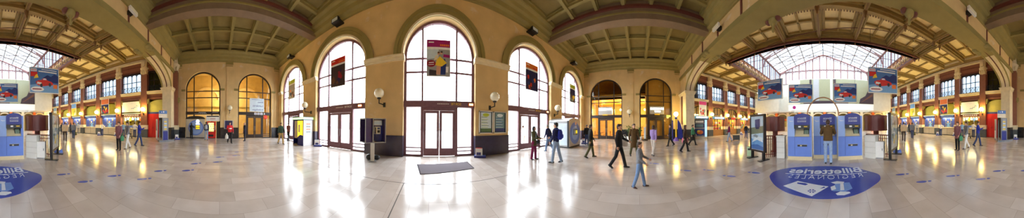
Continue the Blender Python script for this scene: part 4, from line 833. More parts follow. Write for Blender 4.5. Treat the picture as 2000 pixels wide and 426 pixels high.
# payphones on a post
t = thing('payphone_stand', 'pair of dark blue payphone hoods on a pale post beside the main door', 'payphone', pol(728, 6.02), yaw(728))
b = MB(); b.box(-0.09, 0.09, -0.09, 0.09, 0, 0.92, mat('phone_post', (206, 202, 196), 0.4, 0.05, 8)); b.box(-0.17, 0.17, -0.17, 0.17, 0, 0.03, GREY); b.build('post', t)
PH = mat('phone_violet', (64, 46, 92), 0.3, 0.1, 8); PHB = mat('phone_blue', (40, 44, 120), 0.3, 0.1, 8)
for rz, ox in ((math.radians(-62), -0.30), (math.radians(14), 0.26)):
    h = MB(); h.box(-0.27, 0.27, 0.18, 0.22, 0.86, 1.92, PHB); h.box(-0.29, -0.25, -0.16, 0.22, 0.86, 1.92, PH); h.box(0.25, 0.29, -0.16, 0.22, 0.86, 1.92, PH); h.box(-0.29, 0.29, -0.16, 0.22, 0.84, 0.88, GREY); h.box(-0.29, 0.29, -0.16, 0.22, 1.90, 1.94, GREY)
    for sx in (-0.29, 0.29): h.box(sx - 0.015, sx + 0.015, -0.18, -0.15, 0.84, 1.94, GREY)
    ho = h.build('hood', t); ho.location = (ox, 0.05, 0); ho.rotation_euler = (0, 0, rz)
    s = MB(); s.box(-0.22, 0.22, 0.14, 0.18, 1.62, 1.86, SILVER); s.box(-0.19, 0.19, 0.13, 0.14, 1.65, 1.83, P_['pale']); s.build('header', ho)
    p = MB(); p.box(-0.17, 0.13, 0.10, 0.18, 1.22, 1.56, SILVER); p.box(-0.02, 0.1, 0.09, 0.1, 1.28, 1.4, BLACK); p.box(-0.02, 0.1, 0.09, 0.1, 1.44, 1.52, P_['deep']); p.build('telephone', ho)
    r = MB(); r.tube([(-0.12, 0.06, 1.27), (-0.12, 0.04, 1.30), (-0.12, 0.04, 1.48), (-0.12, 0.06, 1.51)], [0.03, 0.02, 0.02, 0.03], BLACK, 8); r.tube([(-0.12, 0.06, 1.27), (-0.1, 0.08, 1.08), (-0.02, 0.1, 1.02), (0.05, 0.12, 1.2)], 0.007, BLACK, 5); r.build('handset', ho)
b = MB(); b.ell((-0.12, 0.3, 0.13), (0.2, 0.15, 0.15), BLACK, 12, 8); b.ell((0.2, 0.32, 0.11), (0.17, 0.14, 0.12), BLACK, 12, 8); b.tube([(-0.2, .3, .24), (-0.1, .3, .34), (0.0, .3, .24)], .012, BLACK, 5)
tag(b.build('travel_bag', loc=pol(728, 6.02), rz=yaw(728)), 'black travel bag on the floor behind the payphone post', 'bag')
# boxes of leaflets on blue trays
def leaflet(x, y, label, sc=1.0, rz=None):
    t = thing('leaflet_box', label, 'leaflet box', G(x, y), yaw(x) if rz is None else rz, 'white leaflet boxes on blue trays')
    b = MB(); b.box(-0.30 * sc, 0.30 * sc, -0.12, 0.12, 0, 0.10, NAVY); b.box(-0.29 * sc, 0.29 * sc, -0.11, 0.11, 0.10, 0.115, BLUE); b.build('tray', t)
    b = MB(); b.prism([(-0.08, 0.11), (0.10, 0.11), (0.10, 0.46), (0.02, 0.46)], -0.24 * sc, 0.12 * sc, WHITE, ax='x'); bo = b.build('box', t)
    b = MB(); b.box(-0.18 * sc, 0.04 * sc, -0.10, -0.09, 0.14, 0.28, PHB); b.build('front_label', bo); b = MB(); b.box(-0.22 * sc, 0.1 * sc, 0.03, 0.09, 0.44, 0.49, P_['red'] if x > 900 else P_['pale']); b.build('leaflets', bo)
leaflet(938, 307.5, 'white leaflet box with red top on a blue tray beside the main door', 1.0); leaflet(621, 286, 'white leaflet box on a blue tray beside the photo booth'); leaflet(346.5, 272.5, 'white leaflet box on a blue tray by the cream pilaster', 0.9); leaflet(1832, 264.6, 'white leaflet box at the foot of the far ticket pier', 0.9); leaflet(1864.5, 265.5, 'white leaflet box at the foot of the pier nearer the pushchair', 0.9); leaflet(1448, 263, 'white leaflet box at the foot of a shop pier', 0.9); leaflet(1141, 281, 'white leaflet box on a blue tray beside the silver cash kiosk', 0.9)
t = thing('blue_crate', 'flat blue crate on the floor behind the right poster display', 'crate', G(1752, 297.5), yaw(1747))
b = MB(); b.box(-0.24, 0.24, -0.14, 0.14, 0, 0.07, BLUE); b.build('tray', t); b = MB(); b.box(0.1, 0.22, -0.14, 0.14, 0.07, 0.16, BLUE); b.box(-0.24, 0.1, 0.1, 0.14, 0.07, 0.11, BLUE); b.build('rim', t)
# photo booth
t = thing('photo_booth', 'blue and yellow photo booth with a white side and green lit top', 'photo booth', (-8.77, 6.27, 0), 0)
b = MB(); b.box(-0.71, -0.62, -0.45, 0.45, 0, 1.95, NAVY); b.box(-0.71, 0.71, 0.4, 0.46, 0, 1.95, NAVY); b.box(-0.08, 0.71, -0.45, -0.38, 0, 1.95, NAVY); b.box(-0.62, 0.71, -0.4, 0.4, 0, 0.06, GREY); b.box(-0.08, -0.02, -0.45, 0.4, 0, 1.95, NAVY); b.build('shell', t)
b = MB(); b.box(0.68, 0.73, -0.45, 0.45, 0, 1.95, mat('booth_white', (226, 224, 226), 0.3, 0.05, 5)); b.box(0.73, 0.735, -0.28, 0.3, 0.9, 1.8, P_['pale'])
for k in range(4): b.box(0.735, 0.74, -0.2, 0.2, 1.0 + 0.2 * k, 1.1 + 0.2 * k, P_['skin'] if k % 2 else P_['grey'])
b.build('white_side', t)
b = MB(); n = 10; b.prism([(-0.05, 1.90), (0.64, 1.90), (0.64, 0.78)] + [(0.64 - 0.69 * i / n, 0.78 + 0.1 * math.sin(PI * i / n) - 0.16 * i / n) for i in range(1, n + 1)], -0.462, -0.45, mat('booth_yellow', (250, 206, 40), 0.4, 0.05, 5, emit=0.5)); yo = b.build('yellow_panel', t); b = MB(); b.box(0.05, 0.3, -0.468, -0.462, 1.0, 1.6, P_['cream']); b.build('sample_photos', yo)
b = MB(); b.box(-0.75, 0.77, -0.5, 0.5, 1.95, 2.0, NAVY); b.box(-0.72, 0.74, -0.47, 0.47, 2.0, 2.16, mat('booth_green_light', (150, 214, 130), 0.4, 0.3, 9, emit=0.8)); b.box(-0.75, 0.77, -0.5, 0.5, 2.16, 2.19, NAVY); b.build('lit_canopy', t)
b = MB()
for k in range(10): x0 = -0.6 + 0.05 * k; b.box(x0, x0 + 0.035, -0.40 - 0.02 * (k % 2), -0.37, 0.5, 1.9, mat('curtain', (226, 206, 176), 0.8, 0.08, 9))
b.build('curtain', t); b = MB(); b.cyl((-0.35, 0.05), 0.17, 0.45, 0.52, GREY, 16); b.cyl((-0.35, 0.05), 0.04, 0.06, 0.45, GREY, 10); b.build('stool', t)
# silver cash kiosk
t = thing('cash_kiosk', 'large silver cash kiosk with a blue disc and rounded top, in the right street corner', 'cash machine', (9.42, 5.83, 0), 0)
b = MB(); W, D = 0.98, 0.92; n = 12
b.prism([(-W, 0.1), (W, 0.1), (W, 2.02)] + [(W * math.cos(PI * i / n), 2.02 + 0.24 * math.sin(PI * i / n)) for i in range(1, n)] + [(-W, 2.02)], -D, D, SILVER); b.box(-W + 0.04, W - 0.04, -D + 0.04, D - 0.04, 0, 0.1, BLACK); b.build('body', t)
b = MB(); b.box(-W - 0.02, -W + 0.02, -D + 0.02, D, 0.12, 2.0, GREY)
for k in range(2): b.box(-W - 0.035, -W - 0.02, -D + 0.12 + 0.86 * k, -D + 0.92 + 0.86 * k, 0.2, 1.85, P_['pale']); b.box(-W - 0.04, -W - 0.035, -D + 0.2 + 0.86 * k, -D + 0.84 + 0.86 * k, 0.4, 1.7, P_['cream'] if k else P_['pale'])
b.build('side_window', t); b = MB(); b.box(-W - 0.05, -W - 0.01, -D - 0.01, -D + 0.12, 0.1, 2.02, BLACK); b.build('corner_post', t)
def disc(b, cx, cz, r0, r1, y, m, n=28):
    b.arc(cx, cz, r0, r1, y - 0.004, y, m, a0=0, a1=2 * PI, n=n)
b = MB(); disc(b, 0, 1.08, 0.0, 0.74, -D - 0.001, BLUEL); disc(b, 0, 1.08, 0.55, 0.86, -D - 0.004, BLUE); b.build('blue_disc', t)
b = MB(); b.box(-0.26, 0.30, -D - 0.06, -D - 0.003, 0.92, 1.40, GREY); b.box(-0.04, 0.26, -D - 0.07, -D - 0.06, 1.0, 1.34, BLACK); b.box(-0.02, 0.24, -D - 0.075, -D - 0.07, 1.05, 1.3, mat('cash_screen', (206, 176, 30), 0.3, 0.1, 9, emit=0.4)); b.box(-0.22, -0.08, -D - 0.07, -D - 0.06, 1.05, 1.3, P_['pale']); b.build('dispenser', t)
b = MB(); disc(b, 0.1, 1.86, 0.0, 0.14, -D - 0.008, WHITE, 16); disc(b, 0.1, 1.86, 0.05, 0.1, -D - 0.012, RED, 16); b.box(0.0, 0.24, -D - 0.012, -D - 0.006, 1.58, 1.64, WHITE); b.box(0.0, 0.24, -D - 0.012, -D - 0.006, 1.48, 1.53, WHITE); b.build('round_emblem', t)
# ------------------------------------------------------------------ left wall: cash machine, drinks machine, signs
t = thing('wall_cash_machine', 'wide grey cash machine panel with a blue disc in the left-hand arch', 'cash machine', LEFT.at(-2.68, 0.16), LEFT.rz)
b = MB(); b.box(-1.12, 1.02, 0, 0.25, 0.08, 2.12, SILVER); b.box(-1.12, 1.02, 0.02, 0.25, 0, 0.08, BLACK); b.build('body', t)
b = MB(); disc(b, 0.0, 1.15, 0, 0.86, -0.004, BLUE); disc(b, 0.0, 1.15, 0, 0.72, -0.008, BLUEL); b.build('blue_disc', t)
b = MB(); b.box(-1.16, 1.06, -0.05, 0.25, 2.12, 2.2, BLACK); b.prism([(1.06 * math.cos(PI * i / 14) - 0.05, 2.2 + 0.26 * math.sin(PI * i / 14)) for i in range(15)], -0.05, 0.25, BLACK); b.build('rounded_top', t)
b = MB(); disc(b, 0.22, 1.86, 0, 0.19, -0.012, mat('emblem_lit', (240, 246, 250), 0.3, 0.02, 5, emit=1.2), 18); disc(b, 0.22, 1.86, 0.05, 0.10, -0.016, BLUE, 14); b.box(0.02, 0.42, -0.016, -0.006, 1.5, 1.64, MATS['emblem_lit']); b.build('round_emblem', t)
b = MB(); b.box(-0.05, 0.5, -0.06, -0.004, 0.95, 1.45, GREY); b.box(0.02, 0.44, -0.07, -0.06, 1.02, 1.4, MATS['cash_screen']); b.box(0.02, 0.44, -0.075, -0.07, 1.16, 1.22, BLACK); b.build('dispenser', t)
t = thing('drinks_machine', 'red lit drinks vending machine in the left arch', 'vending machine', LEFT.at(-0.95, 0.12), LEFT.rz)
b = MB(); b.box(-0.5, 0.5, 0, 0.5, 0.05, 1.86, RED); b.box(-0.46, 0.46, 0.04, 0.5, 0, 0.05, BLACK); b.build('cabinet', t)
b = MB(); b.box(-0.36, 0.32, -0.02, 0.0, 0.72, 1.74, BLACK); b.box(-0.32, 0.28, -0.026, -0.02, 0.76, 1.70, mat('shelf_light', (250, 216, 120), 0.4, 0.05, 5, emit=0.9)); fo = b.build('display_window', t)
cc = [P_['red'], P_['yellow'], P_['green'], P_['white'], P_['orange'], P_['sky']]
for z in range(4):
    s = MB(); s.box(-0.32, 0.28, -0.07, -0.02, 0.78 + 0.23 * z, 0.80 + 0.23 * z, GREY)
    for k in range(6): s.cyl((-0.26 + 0.1 * k, -0.05), 0.032, 0.80 + 0.23 * z, 0.94 + 0.23 * z, cc[(k + z) % 6], 8)
    s.build('drinks_row', fo)
b = MB(); b.box(-0.3, 0.25, -0.015, 0, 0.18, 0.42, BLACK); b.build('delivery_flap', t); b = MB(); b.box(0.36, 0.46, -0.02, 0, 0.9, 1.4, GREY); b.build('coin_panel', t)
t = thing('slot_board', 'white panel with a dark slot and small red writing above the drinks machine', 'panel', LEFT.at(-0.72, 0.1, 1.9), LEFT.rz)
b = MB(); b.box(-0.80, 0.72, 0, 0.3, 0, 0.62, WHITE); b.build('board', t); b = MB(); b.box(-0.72, 0.62, -0.01, 0, 0.46, 0.58, BLACK); b.build('slot', t); b = MB()
for k in range(6): b.box(-0.3 + k * 0.09, -0.24 + k * 0.09, -0.008, 0, 0.2, 0.28, P_['dred'])
b.build('red_letters', t)
t = thing('dark_recess_panel', 'tall black panel between the drinks machine and the arch jamb', 'panel', LEFT.at(-0.2, 0.15, 0), LEFT.rz); b = MB(); b.box(-0.17, 0.18, 0, 0.2, 0, 1.85, BLACK); b.box(-0.19, -0.17, -0.02, 0.2, 0, 1.85, GREY); b.build('board', t)
for u, lb, nl in ((-1.9, 'white lettering on the black lintel over the cash machine', 7),):
    t = thing('lintel_lettering', lb, 'lettering', LEFT.at(u, 0.13, 2.78), LEFT.rz); b = MB()
    for k in range(nl): b.box(-0.9 + k * 0.2, -0.9 + k * 0.2 + 0.12, -0.004, 0, -0.09, -0.03, P_['grey'])
    b.box(-0.45, 0.35, -0.004, 0, 0.0, 0.09, P_['grey']); b.box(1.05, 1.7, -0.004, 0, 0.03, 0.09, P_['grey']); b.build('lettering', t)
t = thing('pictogram_row', 'row of white pictogram squares and an arrow on the black lintel of the left doorway', 'pictograms', LEFT.at(4.3, 0.13, 2.78), LEFT.rz)
for k in range(3):
    b = MB(); b.box(-0.45 + k * 0.36, -0.18 + k * 0.36, -0.006, 0, -0.13, 0.13, P_['white']); q = b.build('square', t); b = MB(); b.ell((-0.315 + k * 0.36, -0.008, 0.06), (0.04, 0.006, 0.04), NAVY, 8, 5); b.box(-0.36 + k * 0.36, -0.27 + k * 0.36, -0.012, -0.006, -0.1, 0.01, NAVY); b.build('figure', q)
b = MB(); b.box(0.72, 0.78, -0.006, 0, 0.0, 0.13, P_['white']); b.prism([(0.64, 0.02), (0.86, 0.02), (0.75, -0.1)], -0.006, 0, P_['white']); b.build('arrow', t)
t = thing('window_sign', 'pale sign with mirrored blue lettering hanging in the left doorway arch', 'sign', LEFT.at(4.15, 0.1, 3.0), LEFT.rz); b = MB(); b.box(-0.85, 0.85, 0, 0.03, 0, 1.5, P_['pale']); b.build('board', t)
NAVT = mat('sign_blue', (58, 66, 140), 0.5, 0.05, 6)
for z, s, sz, wd in ((1.08, 'Billets', 0.3, 0.62), (0.66, 'Lumi\u00e8res', 0.3, 1.2), (0.22, 'Emballages', 0.3, 1.25)):
    b = MB(); put(b, text(s, sz, NAVT, wd), 0.72 - wd / 2, -0.004, z); b.build('line_of_lettering', t)
b = MB()
for k in range(10): b.box(-0.6 + k * 0.13, -0.52 + k * 0.13, -0.004, 0, 1.33, 1.38, NAVT)
b.build('small_lettering', t)
t = thing('round_sign', 'red round sign in the left doorway', 'sign', LEFT.at(5.2, 0.12, 2.22), LEFT.rz); b = MB(); disc(b, 0, 0.18, 0, 0.24, 0, RED, 20); b.build('disc', t); b = MB(); b.box(-0.14, 0.14, -0.01, -0.004, 0.15, 0.21, P_['orange']); b.build('bar', t)
t = thing('wall_notice', 'dark framed notice on the pilaster behind the person in red', 'notice', LEFT.at(0.95, -0.06, 1.05), LEFT.rz); b = MB(); b.box(-0.5, 0.5, 0, 0.05, 0, 0.95, SILVER); b.build('frame', t); b = MB(); b.box(-0.4, 0.4, -0.006, 0, 0.06, 0.88, P_['navy']); b.build('sheet', t)
def ceiling_lamp(fr, u, v, z, label, power, r=0.2, col=(1.0, 0.92, 0.70), group=None):
    t = thing('pendant_lamp', label, 'lamp', fr.at(u, v, z), fr.rz, group)
    b = MB(); b.ell((0, 0, 0), r, GLOBELIT, 14, 8); b.build('globe', t); b = MB(); b.tube([(0, 0, r), (0, 0, r + 0.7)], 0.012, BLACK, 5); b.build('cord', t)
    l = bpy.data.lights.new('lamp_light', 'POINT'); l.energy = power * LAMP; l.color = col; l.shadow_soft_size = r; o = bpy.data.objects.new('lamp_light', l); COL.objects.link(o); o.parent = t; o.location = (0, 0, -r - 0.05)
for u, v, q in ((1.02, 2.2, 'nearer'), (1.02, 4.0, 'farther')): ceiling_lamp(LEFT, u, v, 5.2, 'added lit globe pendant to brighten the yellow passage, the ' + q + ' one behind the pilaster', 130, col=(1.0, 0.92, 0.76), group='added pendants lighting the yellow passage')  # lamps added out of sight behind the pilaster to brighten the passage
for u, q in ((-5.0, 'farthest left'), (-2.6, 'second from left'), (0.8, 'second from right'), (3.2, 'farthest right')): ceiling_lamp(RIGHT, u, 3.0, 3.9, 'lit globe pendant in the amber restaurant, ' + q + ' of the four', 150, 0.13, group='pendants in the restaurant')
# ------------------------------------------------------------------ right wall: restaurant signs, plants, planter things
for u, lb, w_ in ((-4.05, 'left grey restaurant sign, with one band of bright white letters', 1.72), (2.1, 'right grey restaurant sign, with two rows of bright white letters', 1.72)):
    t = thing('restaurant_sign', lb, 'sign', RIGHT.at(u, -0.02, 3.0), RIGHT.rz, 'restaurant signs'); b = MB(); b.box(-w_ / 2, w_ / 2, 0, 0.2, 0, 0.92, SILVER); b.build('board', t)
    LT = mat('lit_letters', (255, 250, 236), 0.4, 0.02, 5, emit=4)
    b = MB(); put(b, text('BRASSERIE', 0.36, LT, 1.56), 0, -0.01, 0.62); b.build('lit_lettering', t)
    if u > 0: b = MB(); put(b, text('BUFFET', 0.2, LT, 0.7), 0.05, -0.01, 0.30); b.build('small_lit_lettering', t)
    b = MB(); b.box(-0.3, 0.3, -0.1, 0.0, -0.1, 0.02, YEL); b.build('lamp_bar', t)
t = thing('exit_sign', 'lit yellow green exit sign at the right of the restaurant lintel', 'sign', RIGHT.at(3.5, 0.1, 2.66), RIGHT.rz); b = MB(); b.box(-0.25, 0.25, 0, 0.06, 0, 0.24, BLACK); b.build('case', t); b = MB(); b.box(-0.22, 0.22, -0.006, 0, 0.03, 0.21, mat('exit_green', (206, 226, 40), 0.4, 0.03, 5, emit=1.5)); b.build('face', t)
def plant(fr, u, v, label, sc=1.0, seed=1):
    t = thing('potted_plant', label, 'plant', fr.at(u, v), fr.rz, 'potted plants by the restaurant door'); rnd = random.Random(seed)
    b = MB(); b.lathe([(0.16 * sc, 0), (0.2 * sc, 0.2 * sc), (0.23 * sc, 0.42 * sc), (0.2 * sc, 0.42 * sc), (0.19 * sc, 0.36 * sc)], (0, 0), WHITE, 14); b.build('pot', t)
    s = MB(); lf = MB(); lm = mat('leaf_green', (84, 112, 48), 0.5, 0.3, 9)
    for k in range(26):
        a = rnd.uniform(0, 2 * PI); h = rnd.uniform(0.55, 1.25) * sc; o = rnd.uniform(0.08, 0.36) * sc; p = Vector((o * math.cos(a), o * math.sin(a), 0.4 * sc + h * 0.9)); base = Vector((0.05 * math.cos(a), 0.05 * math.sin(a), 0.38 * sc))
        s.tube([base, base.lerp(p, 0.5) + Vector((0, 0, .08)), p], 0.006, lm, 4)
        d = Vector((math.cos(a), math.sin(a), rnd.uniform(-0.5, 0.4))).normalized(); q = d.cross(Vector((0, 0, 1))).normalized() * 0.055 * sc
        lf.add([p, p + d * 0.14 * sc + q, p + d * 0.34 * sc + Vector((0, 0, -0.04)), p + d * 0.14 * sc - q], [(0, 1, 2), (0, 2, 3)], lm)
        lf.add([p * 0.85 + base * .15, p * .85 + base * .15 - d * 0.1 * sc + q + Vector((0, 0, .1)), p - d * 0.2 * sc + Vector((0, 0, 0.05)), p * .85 + base * .15 - d * 0.1 * sc - q], [(0, 1, 2), (0, 2, 3)], lm)
    s.build('stems', t); lf.build('leaves', t)
plant(RIGHT, 0.1, -0.6, 'leafy plant in a white pot left of the right-hand restaurant door', 1.0, 3); plant(RIGHT, -1.15, -0.85, 'larger leafy plant beside the pilaster between the amber arches', 1.1, 4)
t = thing('menu_board', 'slim white menu board on a dark foot beside the potted plant', 'board', RIGHT.at(0.62, -0.85), RIGHT.rz); b = MB(); b.box(-0.11, 0.11, -0.03, 0.03, 0.2, 1.5, P_['pale']); b.build('board', t); b = MB(); b.box(-0.3, 0.3, -0.2, 0.2, 0, 0.08, BLACK); b.box(-0.04, 0.04, -0.02, 0.02, 0.08, 0.25, BLACK); b.build('foot', t)
b = MB(); b.prism([(-0.22, 0.0), (0.22, 0.0), (0.2, 0.34), (0.06, 0.46), (-0.12, 0.4)], -0.12, 0.12, P_['white']); b.tube([(-0.1, 0, 0.4), (0, 0, 0.62), (0.08, 0, 0.44)], 0.014, P_['white'], 6); b.box(-0.23, 0.23, -0.125, 0.125, 0.0, 0.1, BLACK)
tag(b.build('stand_in_bag', loc=RIGHT.at(-1.75, -0.6), rz=RIGHT.rz), 'white bag shape standing in for a small crouching figure by the restaurant pilaster', 'bag')  # bag shape put in place of a small crouching figure
TBL = mat('cafe_table', (120, 74, 40), 0.4, 0.15, 8)
for k, (u, v) in enumerate(((-5.2, 1.9), (-3.2, 2.6), (0.9, 1.9), (3.0, 2.6))):
    t = thing('cafe_table', 'round dark table set behind the glass of the restaurant arch, ' + ['at the far left', 'second from left', 'third from left', 'at the far right'][k], 'table', RIGHT.at(u, v), RIGHT.rz, 'restaurant tables'); b = MB(); b.lathe([(0.42, 0.71), (0.42, 0.75)], (0, 0), TBL, 18); b.build('tabletop', t); b = MB(); b.lathe([(0.25, 0), (0.22, 0.03), (0.04, 0.06), (0.035, 0.71)], (0, 0), BLACK, 12); b.build('pedestal', t)
    for q, sx in enumerate((-0.62, 0.62)):
        c = thing('cafe_chair', 'dark wooden chair at the ' + ['left', 'right'][q] + ' of the restaurant table ' + ['at the far left', 'second from left', 'third from left', 'at the far right'][k], 'chair', RIGHT.at(u + sx, v), RIGHT.rz + (PI / 2 if sx > 0 else -PI / 2), 'restaurant chairs')
        b = MB(); b.box(-0.2, 0.2, -0.2, 0.2, 0.43, 0.47, TBL); b.build('seat', c); b = MB(); b.box(-0.2, 0.2, -0.2, -0.17, 0.6, 0.95, TBL); b.build('backrest', c)
        for lx in (-0.18, 0.18):
            for ly in (-0.18, 0.18): b = MB(); b.box(lx - 0.018, lx + 0.018, ly - 0.018, ly + 0.018, 0, 0.6 if ly < 0 else 0.43, TBL); b.build('leg', c)
# ------------------------------------------------------------------ ticket counters between the piers
CTR = mat('counter_panel', (206, 190, 156), 0.5, 0.07, 5); BOOTH = mat('booth_violet_blue', (62, 80, 160), 0.35, 0.2, 6); FASC = mat('booth_fascia', (46, 62, 150), 0.4, 0.1, 6); ARCHW = mat('yellow_green_wall', (158, 154, 66), 0.7, 0.1, 3)
where = ['farthest from the hall', 'second farthest from the hall', 'third from the far end', 'with the queue, beyond the yellow poster', 'with the blue booth, between the middle piers', 'below the orange poster', 'below the white banner, with the pushchair']
pst = {6: ('white', 0), 5: ('orange', -0.35), 3: ('yellow', -0.3), 1: ('sky', 0)}
for i in range(len(TP) - 2):
    a, c = TP[i] + 0.46, TP[i + 1] - 0.46; hw = (c - a) / 2; u = (a + c) / 2; k = i + 1
    t = thing('ticket_counter', 'ticket counter ' + where[k], 'counter', TICK.at(u, 0.2), TICK.rz, 'ticket counters')
    b = MB(); b.box(-hw, hw, 0, 0.7, 0.08, 1.0, CTR); b.box(-hw, hw, 0.05, 0.7, 0, 0.08, BLACK); b.box(-0.015, 0.015, -0.006, 0, 0.1, 1.0, GREYB); b.build('front_panel', t)
    b = MB(); b.box(-hw - 0.0, hw, -0.22, 0.5, 1.0, 1.06, CREAML); b.build('counter_top', t)
    g = MB()
    for q in range(4): x = -hw + 2 * hw * q / 3; g.box(x - 0.03, x + 0.03, 0.25, 0.31, 1.06, 2.45, GREY)
    if k != 6: g.box(-hw, hw, 0.30, 0.33, 1.06, 2.4, BOOTH); g.prism([(-0.34, 1.12), (0.34, 1.12), (0.16, 1.45), (0.42, 1.72), (0.14, 1.66), (0.0, 1.98), (-0.14, 1.66), (-0.42, 1.72), (-0.16, 1.45)], 0.28, 0.30, P_['sky']); g.ell((0.5, 0.3, 2.1), (0.1, 0.02, 0.1), P_['yellow'], 8, 5); g.ell((-0.45, 0.3, 2.12), (0.1, 0.02, 0.1), P_['yellow'], 8, 5); g.ell((-0.05, 0.25, 1.8), (0.12, 0.03, 0.16), P_['skin'], 8, 6); g.box(-hw, hw, 0.24, 0.34, 1.06, 1.12, GREY)
    else:
        for q in range(7): x = -hw + 0.2 + q * 0.36; g.box(x, x + 0.26, 0.27, 0.29, 1.9 + 0.12 * (q % 2), 2.3, P_[['pale', 'sky', 'yellow', 'white', 'lake', 'pale', 'orange'][q]])
        g.box(-hw, hw, 0.30, 0.33, 1.06, 1.35, BOOTH)
    g.build('booth_front', t)
    f = MB(); f.box(-hw, hw, 0.05, 0.36, 2.45, 2.78, FASC if k != 6 else BRICKD); f.box(-hw - 0.02, hw + 0.02, 0.0, 0.36, 2.76, 2.86, P_['pale'])
    for q in range(8): f.box(-hw + 0.3 + q * 0.26, -hw + 0.46 + q * 0.26, 0.04, 0.05, 2.56, 2.66, P_['white'] if k == 6 else P_['sky'])
    f.build('fascia', t)
    s = MB(); n = 14; s.prism([(hw, 2.86)] + [(hw * math.cos(PI * q / n), 3.75 + 0.6 * math.sin(PI * q / n)) for q in range(n + 1)] + [(-hw, 2.86)], 0.40, 0.45, ARCHW); s.build('arched_panel', t)
    if k == 6: q = MB(); [q.prism([(-hw + 0.3 + j * 0.36, 2.42), (-hw + 0.54 + j * 0.36, 2.42), (-hw + 0.42 + j * 0.36, 2.18)], -0.02, -0.01, P_['white']) for j in range(7)]; q.build('pennants', t)
    l = bpy.data.lights.new('counter_light', 'AREA'); l.energy = 28 * LAMP; l.size = 2.0; l.size_y = 0.4; l.shape = 'RECTANGLE'; l.color = (1.0, 0.86, 0.45); o = bpy.data.objects.new('counter_light', l); COL.objects.link(o); o.parent = t; o.location = (0, 0.22, 2.42); o.rotation_euler = (math.radians(-12), 0, 0)
    if k in pst:
        cn, dx = pst[k]
        if k == 6:
            p = thing('white_banner', 'wide white banner with a blue mark above the counter with the pushchair', 'banner', TICK.at(u, 0.1, 3.0), TICK.rz); b = MB(); b.box(-1.25, 1.25, 0, 0.03, 0, 1.25, P_['white']); b.build('sheet', p); b = MB(); b.tube([(1.0, -0.01, 0.62), (0.8, -0.01, 0.82), (0.72, -0.01, 0.5), (0.5, -0.01, 0.58), (0.42, -0.01, 0.4), (0.2, -0.01, 0.45), (0.05, -0.01, 0.38)], 0.025, P_['lake'], 6); b.build('blue_mark', p)
        else:
            w_, h_ = (1.35, 2.1) if k != 5 else (1.35, 2.0); lb = {5: 'poster with an orange top and bright balls, on the ticket side', 3: 'yellow and pale blue poster hung on the ticket side', 1: 'pale poster far along the ticket side'}[k]
            p = thing('hanging_poster', lb, 'poster', TICK.at(u + dx, -0.12, 2.95), TICK.rz, 'posters above the ticket counters'); b = MB(); b.box(-w_ / 2, w_ / 2, 0, 0.03, 0, h_, P_['white']); b.build('sheet', p)
            b = MB(); picture(b, w_ - 0.06, h_ * 0.62, 20 + k, {5: [P_['navy'], P_['yellow'], P_['red'], P_['dark'], P_['orange']], 3: [P_['yellow'], P_['pale'], P_['lime'], P_['yellow']], 1: [P_['pale'], P_['sky'], P_['white']]}[k], -0.004); b.build('picture', p); b = MB(); b.box(-w_ / 2 + 0.03, w_ / 2 - 0.03, -0.005, 0, h_ * 0.65, h_ - 0.03, P_['orange'] if k == 5 else P_['sky']); b.build('heading', p)
# red door and its arched head in the bay next to the hall
t = thing('red_door', 'tall bright red double door in the last ticket bay beside the cream pilaster', 'door', TICK.at(-5.0, 0.3), TICK.rz)
for sx in (-1, 1):
    b = MB(); b.box(min(0, sx * 0.62) + 0.005, max(0, sx * 0.62) - 0.005, 0, 0.08, 0.02, 2.62, RED)
    for z0, z1 in ((0.2, 1.1), (1.3, 2.45)): b.box(min(sx * 0.08, sx * 0.54), max(sx * 0.08, sx * 0.54), -0.01, 0, z0, z1, RED)
    lo = b.build('leaf', t); h = MB(); h.tube([(sx * 0.06, -0.0, 1.05), (sx * 0.06, -0.05, 1.05), (sx * 0.06, -0.05, 1.2), (sx * 0.06, 0, 1.2)], 0.012, BLACK, 6); h.build('handle', lo)
b = MB(); b.box(-0.68, 0.68, -0.03, 0.1, 2.62, 2.72, RED); b.box(-0.68, -0.62, -0.03, 0.1, 0, 2.62, RED); b.box(0.62, 0.68, -0.03, 0.1, 0, 2.62, RED); b.build('door_frame', t)
b = MB(); a, c = TP[-2] + 0.4, TP[-1] - 0.4; b.box(a, c, 0.44, 0.6, 2.72, 2.95, FASC); b.prism([(c, 2.95), (c, 3.7)] + [((a + c) / 2 + (c - a) / 2 * math.cos(PI * q / 12), 3.7 + 0.65 * math.sin(PI * q / 12)) for q in range(13)] + [(a, 2.95)], 0.44, 0.5, mat('olive_wall', (178, 172, 100), 0.7, 0.1, 3)); b.box(-4.3, c, 0.5, 0.6, 0, 2.72, BLACK); b.box(a, -5.7, 0.4, 0.6, 0, 2.72, BRICK)  # the black sheet stands for the darkness inside the opening beside the door
struct(b.build('trim_21', loc=TICK.o, rz=TICK.rz))
# information stand in front of the red door
t = thing('information_stand', 'grey double information stand with a blue sign on top, before the red door', 'stand', G(317, 277.6), yaw(317) + 0.3)
GM = mat('stand_grey', (128, 130, 134), 0.4, 0.08, 8)
b = MB(); b.prism([(-0.28, -0.05), (0.3, -0.1), (1.25, 0.3), (1.25, 0.5), (-0.28, 0.5)], 0, 0.16, GM, ax='z'); b.build('base', t)
b = MB(); b.box(0.0, 0.06, -0.04, 0.04, 0.16, 2.75, GM); b.box(0.5, 0.56, -0.04, 0.04, 0.16, 2.1, GM); b.box(0.06, 0.5, -0.03, 0.03, 0.16, 0.95, NAVY); b.box(0.06, 0.5, -0.03, 0.03, 0.95, 2.1, GM); b.box(0.12, 0.44, -0.036, -0.03, 1.0, 2.02, P_['grey'])
for k in range(5): b.box(0.16, 0.4, -0.042, -0.036, 1.08 + k * 0.16, 1.18 + k * 0.16, P_['pale'] if k % 2 else P_['yellow'])
b.lathe([(0.1, 1.84), (0.1, 1.86)], (0.28, -0.03), P_['white'], 12); b.build('front_panel', t)
